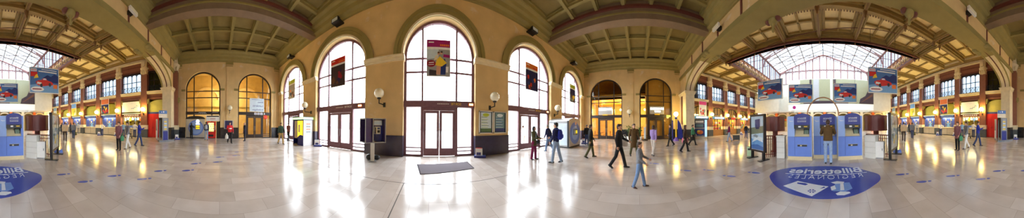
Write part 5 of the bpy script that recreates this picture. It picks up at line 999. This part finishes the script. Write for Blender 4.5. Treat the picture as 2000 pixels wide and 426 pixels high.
b = MB(); b.box(-0.45, -0.40, 0.0, 0.5, 0.16, 2.0, GM); b.box(-0.40, -0.38, 0.05, 0.45, 0.5, 1.9, P_['grey']); b.box(-0.47, -0.45, 0.1, 0.4, 0.3, 1.0, P_['white']); b.box(-0.2, -0.14, 0.2, 0.26, 0.16, 1.9, GM); b.build('side_panel', t)
b = MB(); b.box(-0.32, 0.42, -0.05, 0.0, 2.12, 2.75, P_['cream']); b.box(-0.32, 0.42, -0.055, -0.0, 2.46, 2.75, P_['lake']); so = b.build('sign', t); b = MB(); b.ell((0.1, -0.058, 2.62), (0.06, 0.006, 0.08), P_['white'], 10, 6); b.build('large_emblem', so); b = MB(); b.ell((-0.08, -0.058, 2.6), (0.03, 0.006, 0.05), P_['white'], 10, 6); b.build('emblem', so)
# ------------------------------------------------------------------ shops on the other side
for i in range(1, len(SP) - 1):
    a, c = SP[i] + 0.46, SP[i + 1] - 0.46; hw = (c - a) / 2; u = (a + c) / 2
    lb = ['shop front behind the illuminated kiosk', 'shop front under the blue sign between the first lit globes', 'dark wood shop front with a red sign', 'shop front under the far blue sign', 'farthest shop front on the shop side'][i - 1]
    t = thing('shop_front', lb, 'shop front', SHOP.at(u, 0.25), SHOP.rz, 'shop fronts')
    WOOD = mat('shop_wood', (176, 122, 60), 0.5, 0.15, 6)
    b = MB(); b.box(-hw, hw, 0, 0.3, 0, 0.85, WOOD); b.box(-hw, hw, -0.04, 0.3, 0.85, 0.92, WOOD); b.build('stall_riser', t)
    b = MB()
    for q in range(5): x = -hw + 2 * hw * q / 4; b.box(x - 0.03, x + 0.03, 0.05, 0.12, 0.9, 4.3, FRAMED)
    b.box(-hw, hw, 0.04, 0.13, 3.3, 3.36, FRAMED); n = 12; b.arc(0, 3.7, hw - 0.1, hw, 0.04, 0.12, FRAMED, k=0.5, k1=0.55, n=n); b.build('window_frame', t)
    b = MB(); b.box(-hw, hw, 0.08, 0.09, 0.92, 4.3, PANE); b.build('pane', t)
    sg = MB(); sg.box(-hw - 0.05, hw + 0.05, -0.30, 0.1, 2.55, 2.95, P_['lake'] if i != 3 else FRAMED); so = sg.build('sign', t); b = MB()
    if i != 3:
        for q in range(9): b.box(-hw + 0.35 + q * 0.22, -hw + 0.50 + q * 0.22, -0.31, -0.30, 2.66, 2.84, mat('shop_letters', (226, 240, 255), 0.4, 0.03, 5, emit=1.2))
    else: b.box(-0.5, 0.6, -0.31, -0.30, 2.6, 2.9, RED)
    b.build('lettering', so)
    g = MB(); rnd = random.Random(40 + i)
    for z in (1.0, 1.45, 1.9):
        g.box(-hw, hw, 0.6, 0.9, z - 0.05, z - 0.02, WOOD)
        for q in range(12): x = -hw + 0.12 + q * (2 * hw - 0.2) / 12; g.box(x, x + 0.15, 0.62, 0.72, z - 0.02, z + rnd.uniform(0.15, 0.34), P_[rnd.choice(['red', 'yellow', 'sky', 'white', 'orange', 'green', 'pink', 'cream'])])
    g.build('goods_shelves', t)
    l = bpy.data.lights.new('shop_light', 'AREA'); l.energy = 75 * LAMP; l.size = 2.0; l.size_y = 0.5; l.shape = 'RECTANGLE'; l.color = (1.0, 0.72, 0.36); o = bpy.data.objects.new('shop_light', l); COL.objects.link(o); o.parent = t; o.location = (0, 0.5, 3.2)
t = thing('lit_kiosk', 'pale blue illuminated display kiosk with an orange poster, before the first shop bay', 'kiosk', G(1366, 271.5), yaw(1366) - 0.15)
PB = mat('kiosk_ice_blue', (150, 190, 236), 0.35, 0.05, 6, emit=0.35)
b = MB(); b.box(-0.85, 0.85, -0.05, 0.8, 0, 0.28, P_['cream']); b.build('base', t); b = MB(); b.box(-0.85, -0.66, 0, 0.75, 0.28, 2.3, PB); b.box(0.66, 0.85, 0, 0.75, 0.28, 2.3, PB); b.box(-0.66, 0.66, 0.1, 0.75, 0.28, 2.3, P_['grey']); b.build('body', t); b = MB(); b.box(-1.0, 1.15, -0.15, 0.9, 2.3, 2.4, GREYB); b.build('roof', t)
b = MB(); b.box(-0.6, 0.6, 0.07, 0.1, 0.42, 1.22, P_['deep']); b.ell((0.05, 0.06, 0.8), (0.4, 0.02, 0.26), P_['orange'], 12, 6); b.ell((-0.1, 0.055, 0.9), (0.2, 0.02, 0.16), P_['yellow'], 10, 6); b.build('orange_poster', t); b = MB(); b.box(-0.6, 0.6, 0.07, 0.1, 1.36, 1.84, P_['navy']); b.box(-0.45, 0.45, 0.06, 0.07, 1.44, 1.76, P_['teal']); b.build('screen_panel', t); b = MB(); b.box(-0.5, 0.5, 0.06, 0.1, 1.95, 2.2, P_['white']); b.box(-0.6, 0.6, 0.08, 0.1, 1.9, 2.25, BLACK); b.build('name_panel', t)
t = thing('hanging_poster', 'pink and white poster above the illuminated kiosk', 'poster', SHOP.at(11.3, -0.1, 2.9), SHOP.rz); b = MB(); b.box(-0.65, 0.65, 0, 0.03, 0, 2.1, P_['white']); b.build('sheet', t); b = MB(); picture(b, 1.2, 1.5, 33, [P_['white'], P_['red'], P_['grey'], P_['pink'], P_['teal']], -0.004); b.build('picture', t); b = MB(); b.box(-0.62, 0.62, -0.005, 0, 1.6, 2.07, P_['pink']); b.build('heading', t)
t = thing('telephone_pillar', 'slim pale telephone pillar beside the illuminated kiosk', 'pillar', G(1347, 271), yaw(1347)); b = MB(); b.box(-0.22, 0.22, 0, 0.3, 0, 1.6, P_['grey']); b.box(-0.16, 0.16, -0.01, 0, 0.9, 1.5, P_['pale']); b.build('body', t); b = MB(); b.box(-0.2, 0.2, 0.05, 0.25, 1.6, 2.35, P_['cream']); b.box(-0.12, 0.12, 0.03, 0.05, 1.75, 2.25, FRAMED); b.build('sign', t)
# shop lights and people-height counters under the far mezzanine
for k in range(5):
    t = thing('kiosk_counter', 'small lit kiosk under the far mezzanine, ' + ['farthest left', 'second from left', 'in the middle', 'second from right', 'farthest right'][k], 'kiosk', END.at(-10.5 + 5.4 * k, 1.0), END.rz, 'kiosks under the far mezzanine'); b = MB(); b.box(-1.6, 1.6, 0, 0.6, 0, 1.05, CTR); b.build('counter', t); b = MB(); b.box(-1.6, 1.6, 0, 0.3, 2.5, 2.9, YEL if k % 2 else ORANGE); b.build('fascia', t)
    for sx in (-1.55, 1.55): b = MB(); b.box(sx - 0.05, sx + 0.05, 0, 0.1, 1.05, 2.5, WOOD); b.build('post', t)
    l = bpy.data.lights.new('kiosk_light', 'AREA'); l.energy = 14 * LAMP; l.size = 2.5; l.size_y = 0.8; l.shape = 'RECTANGLE'; l.color = (1.0, 0.8, 0.4); o = bpy.data.objects.new('kiosk_light', l); COL.objects.link(o); o.parent = t; o.location = (0, 0.6, 2.45)
# ------------------------------------------------------------------ the street outside
BLD = mat('pale_facade', (214, 206, 194), 0.8, 0.05, 0.6); SHUT = mat('far_window', (186, 190, 196), 0.3, 0.2, 2)
def building(x, y, w_, h, nx, nz, label):
    t = thing('street_building', label, 'building', (x, y, 0), 0, 'pale buildings across the street'); b = MB(); b.box(-w_ / 2, w_ / 2, 0, 8, 0, h, BLD); b.box(-w_ / 2 - .2, w_ / 2 + .2, -0.25, 0.1, h - 0.6, h - 0.2, BLD); b.box(-w_ / 2 - .1, w_ / 2 + .1, -0.15, 0.1, 3.6, 3.9, BLD); b.build('facade', t)
    b = MB(); b.prism([(-0.2, h), (4, h + 2.2), (8.2, h)], -w_ / 2 - .2, w_ / 2 + .2, mat('slate_roof', (120, 120, 130), 0.7, 0.1, 2), ax='x'); b.build('roof', t)
    for i in range(nx):
        for k in range(nz):
            cx = -w_ / 2 + w_ * (i + .5) / nx; z = 0.6 + (h - 1.2) * k / nz; q = MB(); q.box(cx - 0.6, cx + 0.6, -0.06, 0.02, z, z + 1.9, WHITE); q.box(cx - 0.5, cx + 0.5, -0.08, -0.05, z + 0.1, z + 1.8, SHUT); q.build('window', t)
building(-26, 40, 20, 9.5, 6, 3, 'pale three storey building across the street seen through the left doors'); building(-2, 46, 22, 8.0, 6, 2, 'pale low building across the street seen through the main door'); building(24, 42, 22, 12.5, 6, 4, 'tall pale building across the street seen through the right arch')
# ================================================================== PEOPLE
def fabric(nm, c): return mat('cloth_' + nm, c, 0.85, 0.12, 14, bump=0.15)
CL = {k: fabric(k, c) for k, c in dict(olive=(86, 84, 52), khaki=(196, 166, 104), navy=(30, 36, 84), dnavy=(24, 26, 48), royal=(40, 52, 160), jeans=(112, 140, 180), ljeans=(150, 172, 204), djeans=(52, 66, 108), maroon=(124, 24, 74), black=(26, 25, 28), brown=(92, 66, 28), dbrown=(70, 52, 40), cream=(226, 200, 160), white=(232, 230, 226), grey=(122, 124, 130), lgrey=(176, 178, 184), red=(206, 34, 40), green=(46, 74, 60), lilac=(166, 140, 196), rust=(130, 74, 62), pale=(220, 208, 196), mauve=(142, 90, 94), sky=(130, 168, 210), pink=(226, 116, 140), grn=(70, 140, 100)).items()}
HAIR = {k: mat('hair_' + k, c, 0.6, 0.25, 40, stretch=(1, 1, 6)) for k, c in dict(black=(26, 22, 22), brown=(66, 44, 30), blond=(176, 136, 80), grey=(150, 146, 140)).items()}
EYE_M = mat('eye_dark', (30, 24, 22), 0.2, 0.05, 10); LIP = mat('lip', (168, 96, 86), 0.5, 0.05, 10); SHOE = mat('shoe_black', (24, 22, 22), 0.4, 0.15, 10); SHOEB = mat('shoe_brown', (74, 46, 34), 0.45, 0.15, 10)
def remesh(b, name, m, vox, smooth=3):
    me = b.mesh(name + '_raw'); o = bpy.data.objects.new('raw', me); COL.objects.link(o)
    r = o.modifiers.new('r', 'REMESH'); r.mode = 'VOXEL'; r.voxel_size = vox; r.use_smooth_shade = True
    s = o.modifiers.new('s', 'SMOOTH'); s.iterations = smooth; s.factor = 0.5
    dg = bpy.context.evaluated_depsgraph_get(); out = bpy.data.meshes.new_from_object(o.evaluated_get(dg)); out.name = name
    out.materials.clear(); out.materials.append(m); bpy.data.objects.remove(o); bpy.data.meshes.remove(me)
    out.polygons.foreach_set('material_index', [0] * len(out.polygons)); out.polygons.foreach_set('use_smooth', [True] * len(out.polygons)); return out
def mk(mesh, name, parent):
    o = bpy.data.objects.new(name, mesh); COL.objects.link(o); o.parent = parent; return o
def capsule(b, pts, rs, m, n=10):
    pts = [Vector(p) for p in pts]; b.tube(pts, rs, m, n)
    b.ell(pts[0], rs[0], m, 10, 6); b.ell(pts[-1], rs[-1], m, 10, 6)
    for p, r in zip(pts[1:-1], rs[1:-1]): b.ell(p, r, m, 10, 6)
def person(label, x, y, face, top, bot, hair='black', h=1.74, legs=((5, 4), (-5, 4)), arms=((6, 12, 14), (-4, 12, 14)), lean=0.0, coat=0.0, shoe=None, near=False, female=False, bald=False, stripe=None, loc=None, cap=None, head_turn=0.0, wide=1.0):
    # legs: (thigh forward, knee bend) in degrees for the two sides; arms: (forward, out, elbow bend)
    k = h / 1.74; t = thing('person', label, 'person', G(x, y) if loc is None else loc, yaw(x) + math.radians(face))
    vox = 0.010 if near else 0.016; R_ = math.radians; LN = R_(lean)
    fem = 0.92 if female else 1.0
    J = []
    for sg, (th, kb) in zip((1, -1), legs):
        th, kb = R_(th), R_(kb); hp = Vector((sg * 0.092, 0, 0.90)); kn = hp + 0.43 * Vector((sg * 0.03, -math.sin(th), -math.cos(th))); an = kn + 0.40 * Vector((sg * 0.01, -math.sin(th - kb), -math.cos(th - kb))); J.append([hp, kn, an, th - kb])
    dz = 0.085 - min(j[2].z for j in J)
    def up(v): return Vector((v.x, v.y, v.z + dz))
    def T(v):                                                   # upper body leans about the hips
        v = Vector(v); p = Vector((0, 0, 0.92)); q = v - p
        if q.z > 0: q = Vector((q.x, q.y * math.cos(LN) - q.z * math.sin(LN), q.y * math.sin(LN) + q.z * math.cos(LN)))
        return up(p + q)
    A = []
    for sg, (af, ao, eb) in zip((1, -1), arms):
        af, ao, eb = R_(af), R_(ao), R_(eb); sh = Vector((sg * 0.180 * fem * wide, 0.0, 1.415)); d = Vector((sg * math.sin(ao), -math.sin(af) * math.cos(ao), -math.cos(af) * math.cos(ao))); el = sh + d * 0.285
        d2 = Vector((sg * math.sin(ao) * 0.3 - sg * 0.25 * math.sin(eb), -math.sin(af + eb), -math.cos(af + eb))).normalized(); wr = el + d2 * 0.25; A.append([T(sh), T(el), T(wr), (T(wr) - T(el)).normalized(), sg])
    hc = T((0, -0.015, 1.615))
    # body: one continuous skin surface
    b = MB(); m = SKIN
    b.loft([(T((0, 0, z)), rx * fem, ry) for z, rx, ry in ((0.86, .15, .10), (0.95, .155, .105), (1.08, .135, .095), (1.22, .150, .105), (1.34, .165, .105), (1.42, .150, .085), (1.46, .09, .065))], m)
    capsule(b, [T((0, 0.005, 1.42)), T((0, -0.005, 1.52)), hc], [.062, .053, .055], m)
    b.ell(hc + Vector((0, 0.008, 0.022)), (.073, .092, .092), m, 16, 12); b.ell(hc + Vector((0, -0.022, -0.048)), (.054, .064, .066), m, 14, 10); b.ell(hc + Vector((0, -0.064, -0.088)), (.026, .022, .022), m, 10, 6)
    b.ell(hc + Vector((0, -0.094, -0.022)), (.014, .020, .020), m, 8, 6); b.ell(hc + Vector((0, -0.085, 0.004)), (.011, .014, .03), m, 8, 6)
    for sg in (-1, 1): b.ell(hc + Vector((sg * .074, .012, -.012)), (.012, .020, .032), m, 8, 6)
    for hp, kn, an, q in J: capsule(b, [up(hp), up(kn), up(an)], [.078, .052, .036], m)
    for sh, el, wr, d, sg in A:
        capsule(b, [sh, el, wr], [.046, .037, .026], m); pm = wr + d * 0.05; capsule(b, [wr, pm, wr + d * 0.085], [.024, .030, .030], m, 8)
    body = remesh(b, 'body', m, vox)
    # fingers, eyes and mouth belong to the same surface
    bm = bmesh.new(); bm.from_mesh(body); body.materials.append(EYE_M); body.materials.append(LIP)
    f = MB(); f.mi(SKIN); f.mi(EYE_M); f.mi(LIP)
    for sh, el, wr, d, sg in A:
        fw = (Vector((0, -1, 0)) - d * Vector((0, -1, 0)).dot(d)).normalized(); inn = d.cross(fw).normalized()
        if inn.x * sg > 0: inn = -inn
        for i, L in enumerate((.068, .078, .072, .056)):
            p = wr + d * .09 + fw * (.027 - .018 * i); q = (d * 1 + inn * .25).normalized(); q2 = (d * .75 + inn * .66).normalized(); q3 = (d * .35 + inn * .94).normalized()
            f.tube([p - d * .03, p, p + q * L * .42, p + q * L * .42 + q2 * L * .33, p + q * L * .42 + q2 * L * .33 + q3 * L * .27], [.0095, .0095, .009, .0085, .0065], SKIN, 6)
        p = wr + d * .035 + fw * .024; q = (d * .6 + fw * .7 + inn * .25).normalized(); f.tube([p - fw * .01, p + q * .028, p + q * .028 + (d * .85 + fw * .3 + inn * .4).normalized() * .038], [.012, .0105, .008], SKIN, 6)
    for sg in (-1, 1): f.ell(hc + Vector((sg * .03, -.077, .012)), (.012, .008, .006), EYE_M, 8, 5); f.bar(hc + Vector((sg * .018, -.082, .03)), hc + Vector((sg * .044, -.074, .032)), .007, .007, EYE_M)
    f.ell(hc + Vector((0, -.083, -.060)), (.022, .008, .006), LIP, 8, 5)
    fm = f.mesh('face'); bm.from_mesh(fm); bm.to_mesh(body); bm.free(); bpy.data.meshes.remove(fm); body.update()
    mk(body, 'body', t)
    # trousers
    b = MB(); m = CL[bot]; b.loft([(T((0, 0, z)) if z > .92 else up(Vector((0, 0, z))), rx * fem, ry) for z, rx, ry in ((.80, .12, .10), (.86, .168, .118), (.95, .172, .122), (1.03, .152, .112))], m)
    for hp, kn, an, q in J: e = up(an) + (up(an) - up(kn)).normalized() * 0.02; capsule(b, [up(hp), up(kn), e], [.094, .070, .062 if not female else .072], m)
    mk(remesh(b, 'trousers', m, vox), 'trousers', t)
    # top
    b = MB(); m = CL[top]; lo = 0.90 - 0.10 * (coat > 0)
    rings = [(lo, .176, .130), (1.0, .168, .126), (1.10, .158, .122), (1.22, .168, .128), (1.34, .182, .126), (1.42, .165, .105), (1.465, .095, .078), (1.50, .074, .072)]
    if coat: rings = [(coat, .20, .17), ((coat + lo) / 2, .19, .15)] + rings
    b.loft([(T((0, 0, z)) if z > .92 else up(Vector((0, 0, z))), rx * fem * wide, ry * (1 + (wide - 1) * .7)) for z, rx, ry in rings], m)
    for sh, el, wr, d, sg in A: capsule(b, [sh, el, wr - d * 0.005], [.066 * wide, .056 * wide, .042], m)
    tp = mk(remesh(b, 'jacket', m, vox), 'jacket', t)
    b = MB(); b.tube([T((.075 * math.cos(q * PI / 6), .068 * math.sin(q * PI / 6), 1.495 + .015 * math.sin(q * PI / 6))) for q in range(13)], .014, CL[top], 6); b.build('collar', tp)
    if stripe: 
        b = MB(); b.loft([(T((0, 0, z)), rx * fem * wide, ry) for z, rx, ry in ((1.16, .172, .132), (1.20, .176, .134), (1.24, .178, .134))], CL[stripe]); b.build('white_band', tp)
    # shoes
    for hp, kn, an, q in J:
        b = MB(); a = up(an); yw = Matrix.Rotation(0.16 * (1 if hp.x > 0 else -1), 3, 'Z'); pt = Matrix.Rotation(-min(0, q) * 0.9, 3, 'X') if q < -0.12 else Matrix.Identity(3)
        for c, r in (((0, .035, -.045), (.040, .05, .042)), ((0, -.05, -.05), (.044, .075, .036)), ((0, -.125, -.058), (.044, .06, .028)), ((0, 0, -.01), (.042, .05, .05))):
            b.ell(a + yw @ (pt @ Vector(c)), r, shoe or SHOE, 10, 6)
        mk(remesh(b, 'shoe', shoe or SHOE, 0.012, 2), 'shoe', t)
    # hair
    b = MB(); hm = HAIR[hair]
    if not bald:
        b.ell(hc + Vector((0, .022, .042)), (.083, .094, .088), hm, 16, 10); b.ell(hc + Vector((0, .05, -.01)), (.076, .064, .075), hm, 14, 8); b.ell(hc + Vector((0, -.045, .088)), (.062, .045, .034), hm, 12, 6)
        if female:
            for sg in (-1, 1): b.ell(hc + Vector((sg * .066, .02, -.04)), (.028, .055, .085), hm, 10, 8)
            b.ell(hc + Vector((0, .06, -.06)), (.075, .05, .09), hm, 12, 8)
    else:
        for sg in (-1, 1): b.ell(hc + Vector((sg * .066, .03, -.005)), (.016, .05, .035), hm, 10, 6)
        b.ell(hc + Vector((0, .085, -.01)), (.06, .02, .045), hm, 10, 6)
    mk(remesh(b, 'hair', hm, 0.012, 2), 'hair', t)
    t.scale = (k, k, k)
    return t, T, A
ST = ((3, 3), (-3, 3)); WK = ((15, 6), (-12, 16)); WKB = ((18, 5), (-14, 20)); AR = ((14, 10, 20), (-16, 10, 16)); WORK = ((48, 14, 60), (42, 14, 66))
def world(t, v):
    c, s = math.cos(t.rotation_euler[2]), math.sin(t.rotation_euler[2]); v = Vector(v) * t.scale[0]
    return t.location + Vector((v.x * c - v.y * s, v.x * s + v.y * c, v.z))
def held(name, label, cat, b, t, v, rz=0.0):
    return tag(b.build(name, loc=world(t, v), rz=t.rotation_euler[2] + rz), label, cat)
# the three by the door right of the main one
p1, T1, A1 = person('woman in an olive jacket and maroon trousers facing the student with the backpack', 1043, 311, 62, 'olive', 'maroon', 'black', 1.62, ((4, 3), (-4, 3)), ((18, 10, 60), (16, 10, 62)), near=True, female=True, coat=0.72)
b = MB(); b.loft([(T1((0, -0.02, z)), rx, ry) for z, rx, ry in ((1.02, .07, .125), (1.25, .08, .135), (1.46, .06, .085))], CL['ljeans']); o = b.build('shirt_front', p1)
b = MB(); b.box(-0.09, 0.09, -0.05, 0.05, -0.08, 0.08, CL['black']); b.tube([(-.07, 0, .08), (0, 0, .17), (.07, 0, .08)], .01, CL['black'], 6); held('handbag', 'small black handbag held in front by the woman in the olive jacket', 'bag', b, p1, (0.0, -0.25, 0.94))
p2, T2, A2 = person('student in a navy jacket and light jeans with a blue backpack, seen from behind', 1086, 317.5, -112, 'navy', 'ljeans', 'black', 1.80, ((10, 3), (-12, 4)), ((8, 8, 20), (26, 10, 40)), near=True)
def backpack(t, T, label, m, sc=1.0):
    b = MB(); 
    for z, rx, ry, in ((1.02, .13, .05), (1.06, .155, .085), (1.2, .16, .10), (1.34, .145, .085), (1.42, .11, .05)): pass
    b.loft([(T((0, 0.19, z)), rx * sc, ry * sc) for z, rx, ry in ((1.00, .12, .05), (1.04, .155, .085), (1.2, .165, .105), (1.34, .15, .09), (1.43, .10, .045))], m, 14)
    b.loft([(T((0, 0.27, z)), rx * sc, ry * sc) for z, rx, ry in ((1.06, .10, .04), (1.1, .115, .06), (1.2, .115, .06), (1.24, .09, .03))], m, 12)
    for sg in (-1, 1): b.tube([T((sg * .1, .14, 1.08)), T((sg * .15, .0, 1.16)), T((sg * .13, -.115, 1.25)), T((sg * .115, -.11, 1.38)), T((sg * .1, 0, 1.475)), T((sg * .09, .14, 1.42))], .016, m, 6)
    o = b.build('backpack', loc=t.location, rz=t.rotation_euler[2]); o.scale = t.scale; return tag(o, label, 'backpack')
backpack(p2, T2, 'blue backpack worn by the student in the navy jacket', CL['royal'])
person('man in a dark blue jacket walking behind the student, by the glass door', 1072, 295.5, -120, 'navy', 'jeans', 'grey', 1.74, WK, AR, lean=8, shoe=CL['white'] if False else SHOE)
person('person in a white top outside the glass door', 1050, 292, 160, 'white', 'pale', 'brown', 1.7, WK, AR, loc=Vector((7.0, 8.3, 0)))
person('person in dark clothes and blue trousers standing right of the silver cash kiosk', 1146, 283, 30, 'black', 'djeans', 'black', 1.72, ST, AR)
person('person in a dark coat striding past the right corner', 1153.5, 307.5, 100, 'black', 'olive', 'brown', 1.72, WK, AR, coat=0.62)
p, T, A = person('person in black walking with a white bag in the right part of the hall', 1209, 328, 74, 'black', 'black', 'black', 1.74, WKB, ((20, 14, 45), (-10, 12, 20)), near=True)
b = MB(); b.loft([((0, 0, z), rx, ry) for z, rx, ry in ((-.16, .13, .05), (-.12, .16, .07), (.06, .15, .06), (.14, .10, .03))], CL['pale'], 14); b.tube([(-.08, 0, .13), (-.06, 0, .3), (.06, 0, .3), (.08, 0, .13)], .009, CL['pale'], 6); held('shoulder_bag', 'cream bag carried by the person in black walking', 'bag', b, p, (0.27, -0.14, 0.98), PI / 2)
person('person in a long olive brown coat behind the walking child', 1238, 306, 20, 'brown', 'olive', 'brown', 1.76, WK, AR, coat=0.5)
person('child in a grey top and blue jeans striding nearest in the open floor', 1248.5, 365.5, 80, 'grey', 'jeans', 'brown', 1.22, ((14, 4), (-10, 10)), ((18, 10, 50), (10, 10, 40)), near=True, shoe=SHOEB)
person('person in a lilac top and pale trousers before the right restaurant door', 1276, 303, 150, 'lilac', 'pale', 'brown', 1.68, WK, AR, female=True)
person('person in a dark coat striding beside the lamp post', 1309, 285, -75, 'dnavy', 'black', 'black', 1.74, WKB, AR, coat=0.7)
p, T, A = person('person in a brown coat with a pink bag before the pale pillar', 1338, 296.5, 85, 'dbrown', 'black', 'brown', 1.68, WK, AR, coat=0.6, female=True)
b = MB(); b.loft([((0, 0, z), rx, ry) for z, rx, ry in ((-.2, .15, .07), (-.14, .2, .1), (.08, .19, .09), (.16, .13, .04))], CL['pink'], 14); b.tube([(-.1, 0, .15), (-.07, 0, .3), (.07, 0, .3), (.1, 0, .15)], .01, CL['pink'], 6); held('shoulder_bag', 'pink bag carried by the person in the brown coat', 'bag', b, p, (0.24, 0.04, 0.74), PI / 2)
person('person in a green top and dark trousers striding before the illuminated kiosk', 1353, 284, 85, 'grn', 'black', 'brown', 1.72, WKB, AR)
p, T, A = person('person in a maroon jacket pulling a dark suitcase before the shops', 1424, 276.5, -85, 'maroon', 'ljeans', 'blond', 1.74, WK, AR)
t = thing('suitcase', 'dark suitcase on wheels pulled by the person in the maroon jacket', 'suitcase', G(1438, 274.5), yaw(1438)); b = MB(); b.box(-0.36, 0.36, -0.16, 0.16, 0.08, 0.56, mat('suitcase_grey', (60, 66, 68), 0.6, 0.15, 8)); b.box(-0.3, 0.3, -0.19, -0.16, 0.14, 0.45, MATS['suitcase_grey']); b.build('case', t)
for sx in (-0.3, 0.3): b = MB(); b.tube([(sx, -0.14, 0.05), (sx, 0.14, 0.05)], 0.05, BLACK, 10); b.build('wheel', t)
b = MB(); b.tube([(-0.36, 0, 0.5), (-0.66, 0, 0.86), (-0.7, 0.08, 0.88)], 0.014, BLACK, 6); b.build('handle', t)
person('person in dark clothes standing before the far shops', 1457, 270, 40, 'black', 'djeans', 'black', 1.72, ST, AR)
# at the ticket machines
person('man in a brown jacket and jeans with his back turned, at the middle ticket machine', 1617, 320, 180, 'brown', 'ljeans', 'brown', 1.82, ((2, 2), (-2, 2)), ((34, 16, 50), (36, 16, 48)), near=True, wide=1.12)
# ticket side
person('man in a cream jacket and dark trousers walking towards the far ticket counters', 127, 275.5, 175, 'cream', 'dbrown', 'brown', 1.78, WK, AR, wide=1.15)
person('person in a broad grey jacket and blue trousers beside the man in the cream jacket', 143.5, 270.5, 170, 'grey', 'djeans', 'brown', 1.76, WK, AR, wide=1.15)
p, T, A = person('person in a mauve jacket and dark trousers carrying a green bag across the hall', 232, 293.5, -30, 'mauve', 'black', 'brown', 1.72, ST, AR, coat=0.72)
b = MB(); b.loft([((0, 0, z), rx, ry) for z, rx, ry in ((-.16, .12, .07), (-.1, .17, .1), (.08, .16, .09), (.15, .1, .04))], CL['grn'], 14); b.tube([(-.08, 0, .14), (-.05, 0, .3), (.05, 0, .3), (.08, 0, .14)], .01, CL['grn'], 6); held('shoulder_bag', 'green bag carried by the person in the mauve jacket', 'bag', b, p, (0.27, -0.05, 0.76), PI / 2)
person('person in a grey top and white trousers beside the one in the mauve jacket', 249, 290.5, -60, 'grey', 'white', 'brown', 1.74, WK, AR, shoe=SHOEB)
person('person in a white shirt and jeans at the counter under the white banner', 263, 268.6, 160, 'white', 'djeans', 'brown', 1.72, ST, WORK)
person('person in a blue shirt behind the pushchair at the counter under the white banner', 241, 267.6, 170, 'sky', 'djeans', 'brown', 1.7, ST, WORK)
person('person in white and jeans leaning on the counter under the orange poster', 199.5, 265, 150, 'white', 'djeans', 'blond', 1.7, ST, WORK, female=True)
for x, y, tp, bt, lb, hr in ((1759, 263.5, 'black', 'black', 'person in black at the left end of the ticket queue', 'black'), (1768, 263, 'royal', 'ljeans', 'person in a blue top and pale trousers in the ticket queue', 'brown'), (1776.5, 262, 'dnavy', 'black', 'person in a dark coat in the middle of the ticket queue', 'black'), (1783.5, 261.8, 'khaki', 'olive', 'person in khaki in the ticket queue', 'blond'), (1791, 261.3, 'lgrey', 'grey', 'person in a pale grey coat at the right end of the ticket queue', 'brown')):
    person(lb, x, y, 170, tp, bt, hr, 1.72, ST, AR)
b = MB(); b.loft([((0, 0, z), rx, ry) for z, rx, ry in ((0, .26, .15), (.05, .30, .18), (.32, .29, .17), (.44, .22, .10), (.48, .1, .04))], CL['olive'], 14); b.tube([(-.14, 0, .46), (-.08, 0, .6), (.08, 0, .6), (.14, 0, .46)], .014, CL['olive'], 6); tag(b.build('travel_bag', loc=G(1784, 264.2), rz=yaw(1784)), 'olive travel bag on the floor among the ticket queue', 'bag')
person('person in blue with arms folded walking near the red door', 1910, 285.5, 80, 'royal', 'djeans', 'brown', 1.76, WK, ((30, 10, 90), (30, 10, 90)))
t = thing('pushchair', 'dark pushchair standing by the counter under the white banner', 'pushchair', G(1889, 270.5), yaw(1887) + 0.5)
b = MB(); b.prism([(-0.30, 0.45), (0.12, 0.40), (0.36, 0.85), (0.28, 0.9), (0.06, 0.52), (-0.28, 0.55)], -0.2, 0.2, CL['black'], ax='x'); b.build('seat', t); b = MB(); b.arc(0.0, 0.78, 0.30, 0.36, -0.22, 0.22, CL['grey'], a0=0.2, a1=2.2, n=10); o = b.build('hood', t); o.rotation_euler = (0, 0, PI / 2)
for sx in (-0.22, 0.22):
    b = MB(); b.tube([(sx, -0.34, 0.1), (sx, 0.1, 0.55), (sx, 0.44, 1.02), (sx, 0.5, 1.02)], 0.014, GREY, 6); b.tube([(sx, 0.32, 0.1), (sx, 0.1, 0.55)], 0.014, GREY, 6); b.build('frame_bar', t)
    for yy in (-0.34, 0.32): b = MB(); b.tube([(sx - 0.02, yy, 0.1), (sx + 0.02, yy, 0.1)], 0.1, BLACK, 14); b.build('wheel', t)
b = MB(); b.tube([(-0.22, 0.5, 1.02), (0.22, 0.5, 1.02)], 0.018, BLACK, 6); b.build('handle', t)
# left part of the front hall
person('person in a long black coat using the cash machine in the left arch', 374, 270.6, 160, 'black', 'black', 'brown', 1.68, ST, WORK, coat=0.35, female=True)
p, T, A = person('person in a blue jacket and jeans in front of the red drinks machine', 403, 273.6, 170, 'navy', 'ljeans', 'black', 1.8, ST, AR)
backpack(p, T, 'grey backpack worn by the person before the drinks machine', CL['lgrey'], 0.9)
p, T, A = person('person in a red sweater with a white band and black trousers walking forward', 449, 279.8, 15, 'red', 'black', 'black', 1.76, ((10, 4), (-10, 16)), ((10, 12, 20), (24, 16, 80)), stripe='white')
b = MB(); b.loft([((0, 0, z), rx, ry) for z, rx, ry in ((-.26, .1, .05), (-.22, .14, .08), (.0, .13, .07), (.12, .06, .03), (.2, .02, .02))], CL['white'], 12); held('carrier_bag', 'white carrier bag held by the person in the red sweater', 'bag', b, p, (0.27, -0.1, 0.42)) if False else held('carrier_bag', 'white carrier bag held by the person in the red sweater', 'bag', b, p, (-0.27, -0.02, 0.62))
person('bald man in a dark suit standing before the left doorway', 478, 275.6, -70, 'dnavy', 'dnavy', 'grey', 1.72, ST, AR, bald=True, coat=0.72)
person('man in a dark green jacket and khaki trousers walking near the photo booth', 549, 281.5, 30, 'green', 'khaki', 'brown', 1.74, WK, AR)
person('person in a brown jacket and dark trousers leaving through the door beyond the photo booth', 563.5, 276, 140, 'rust', 'black', 'brown', 1.76, WK, AR)
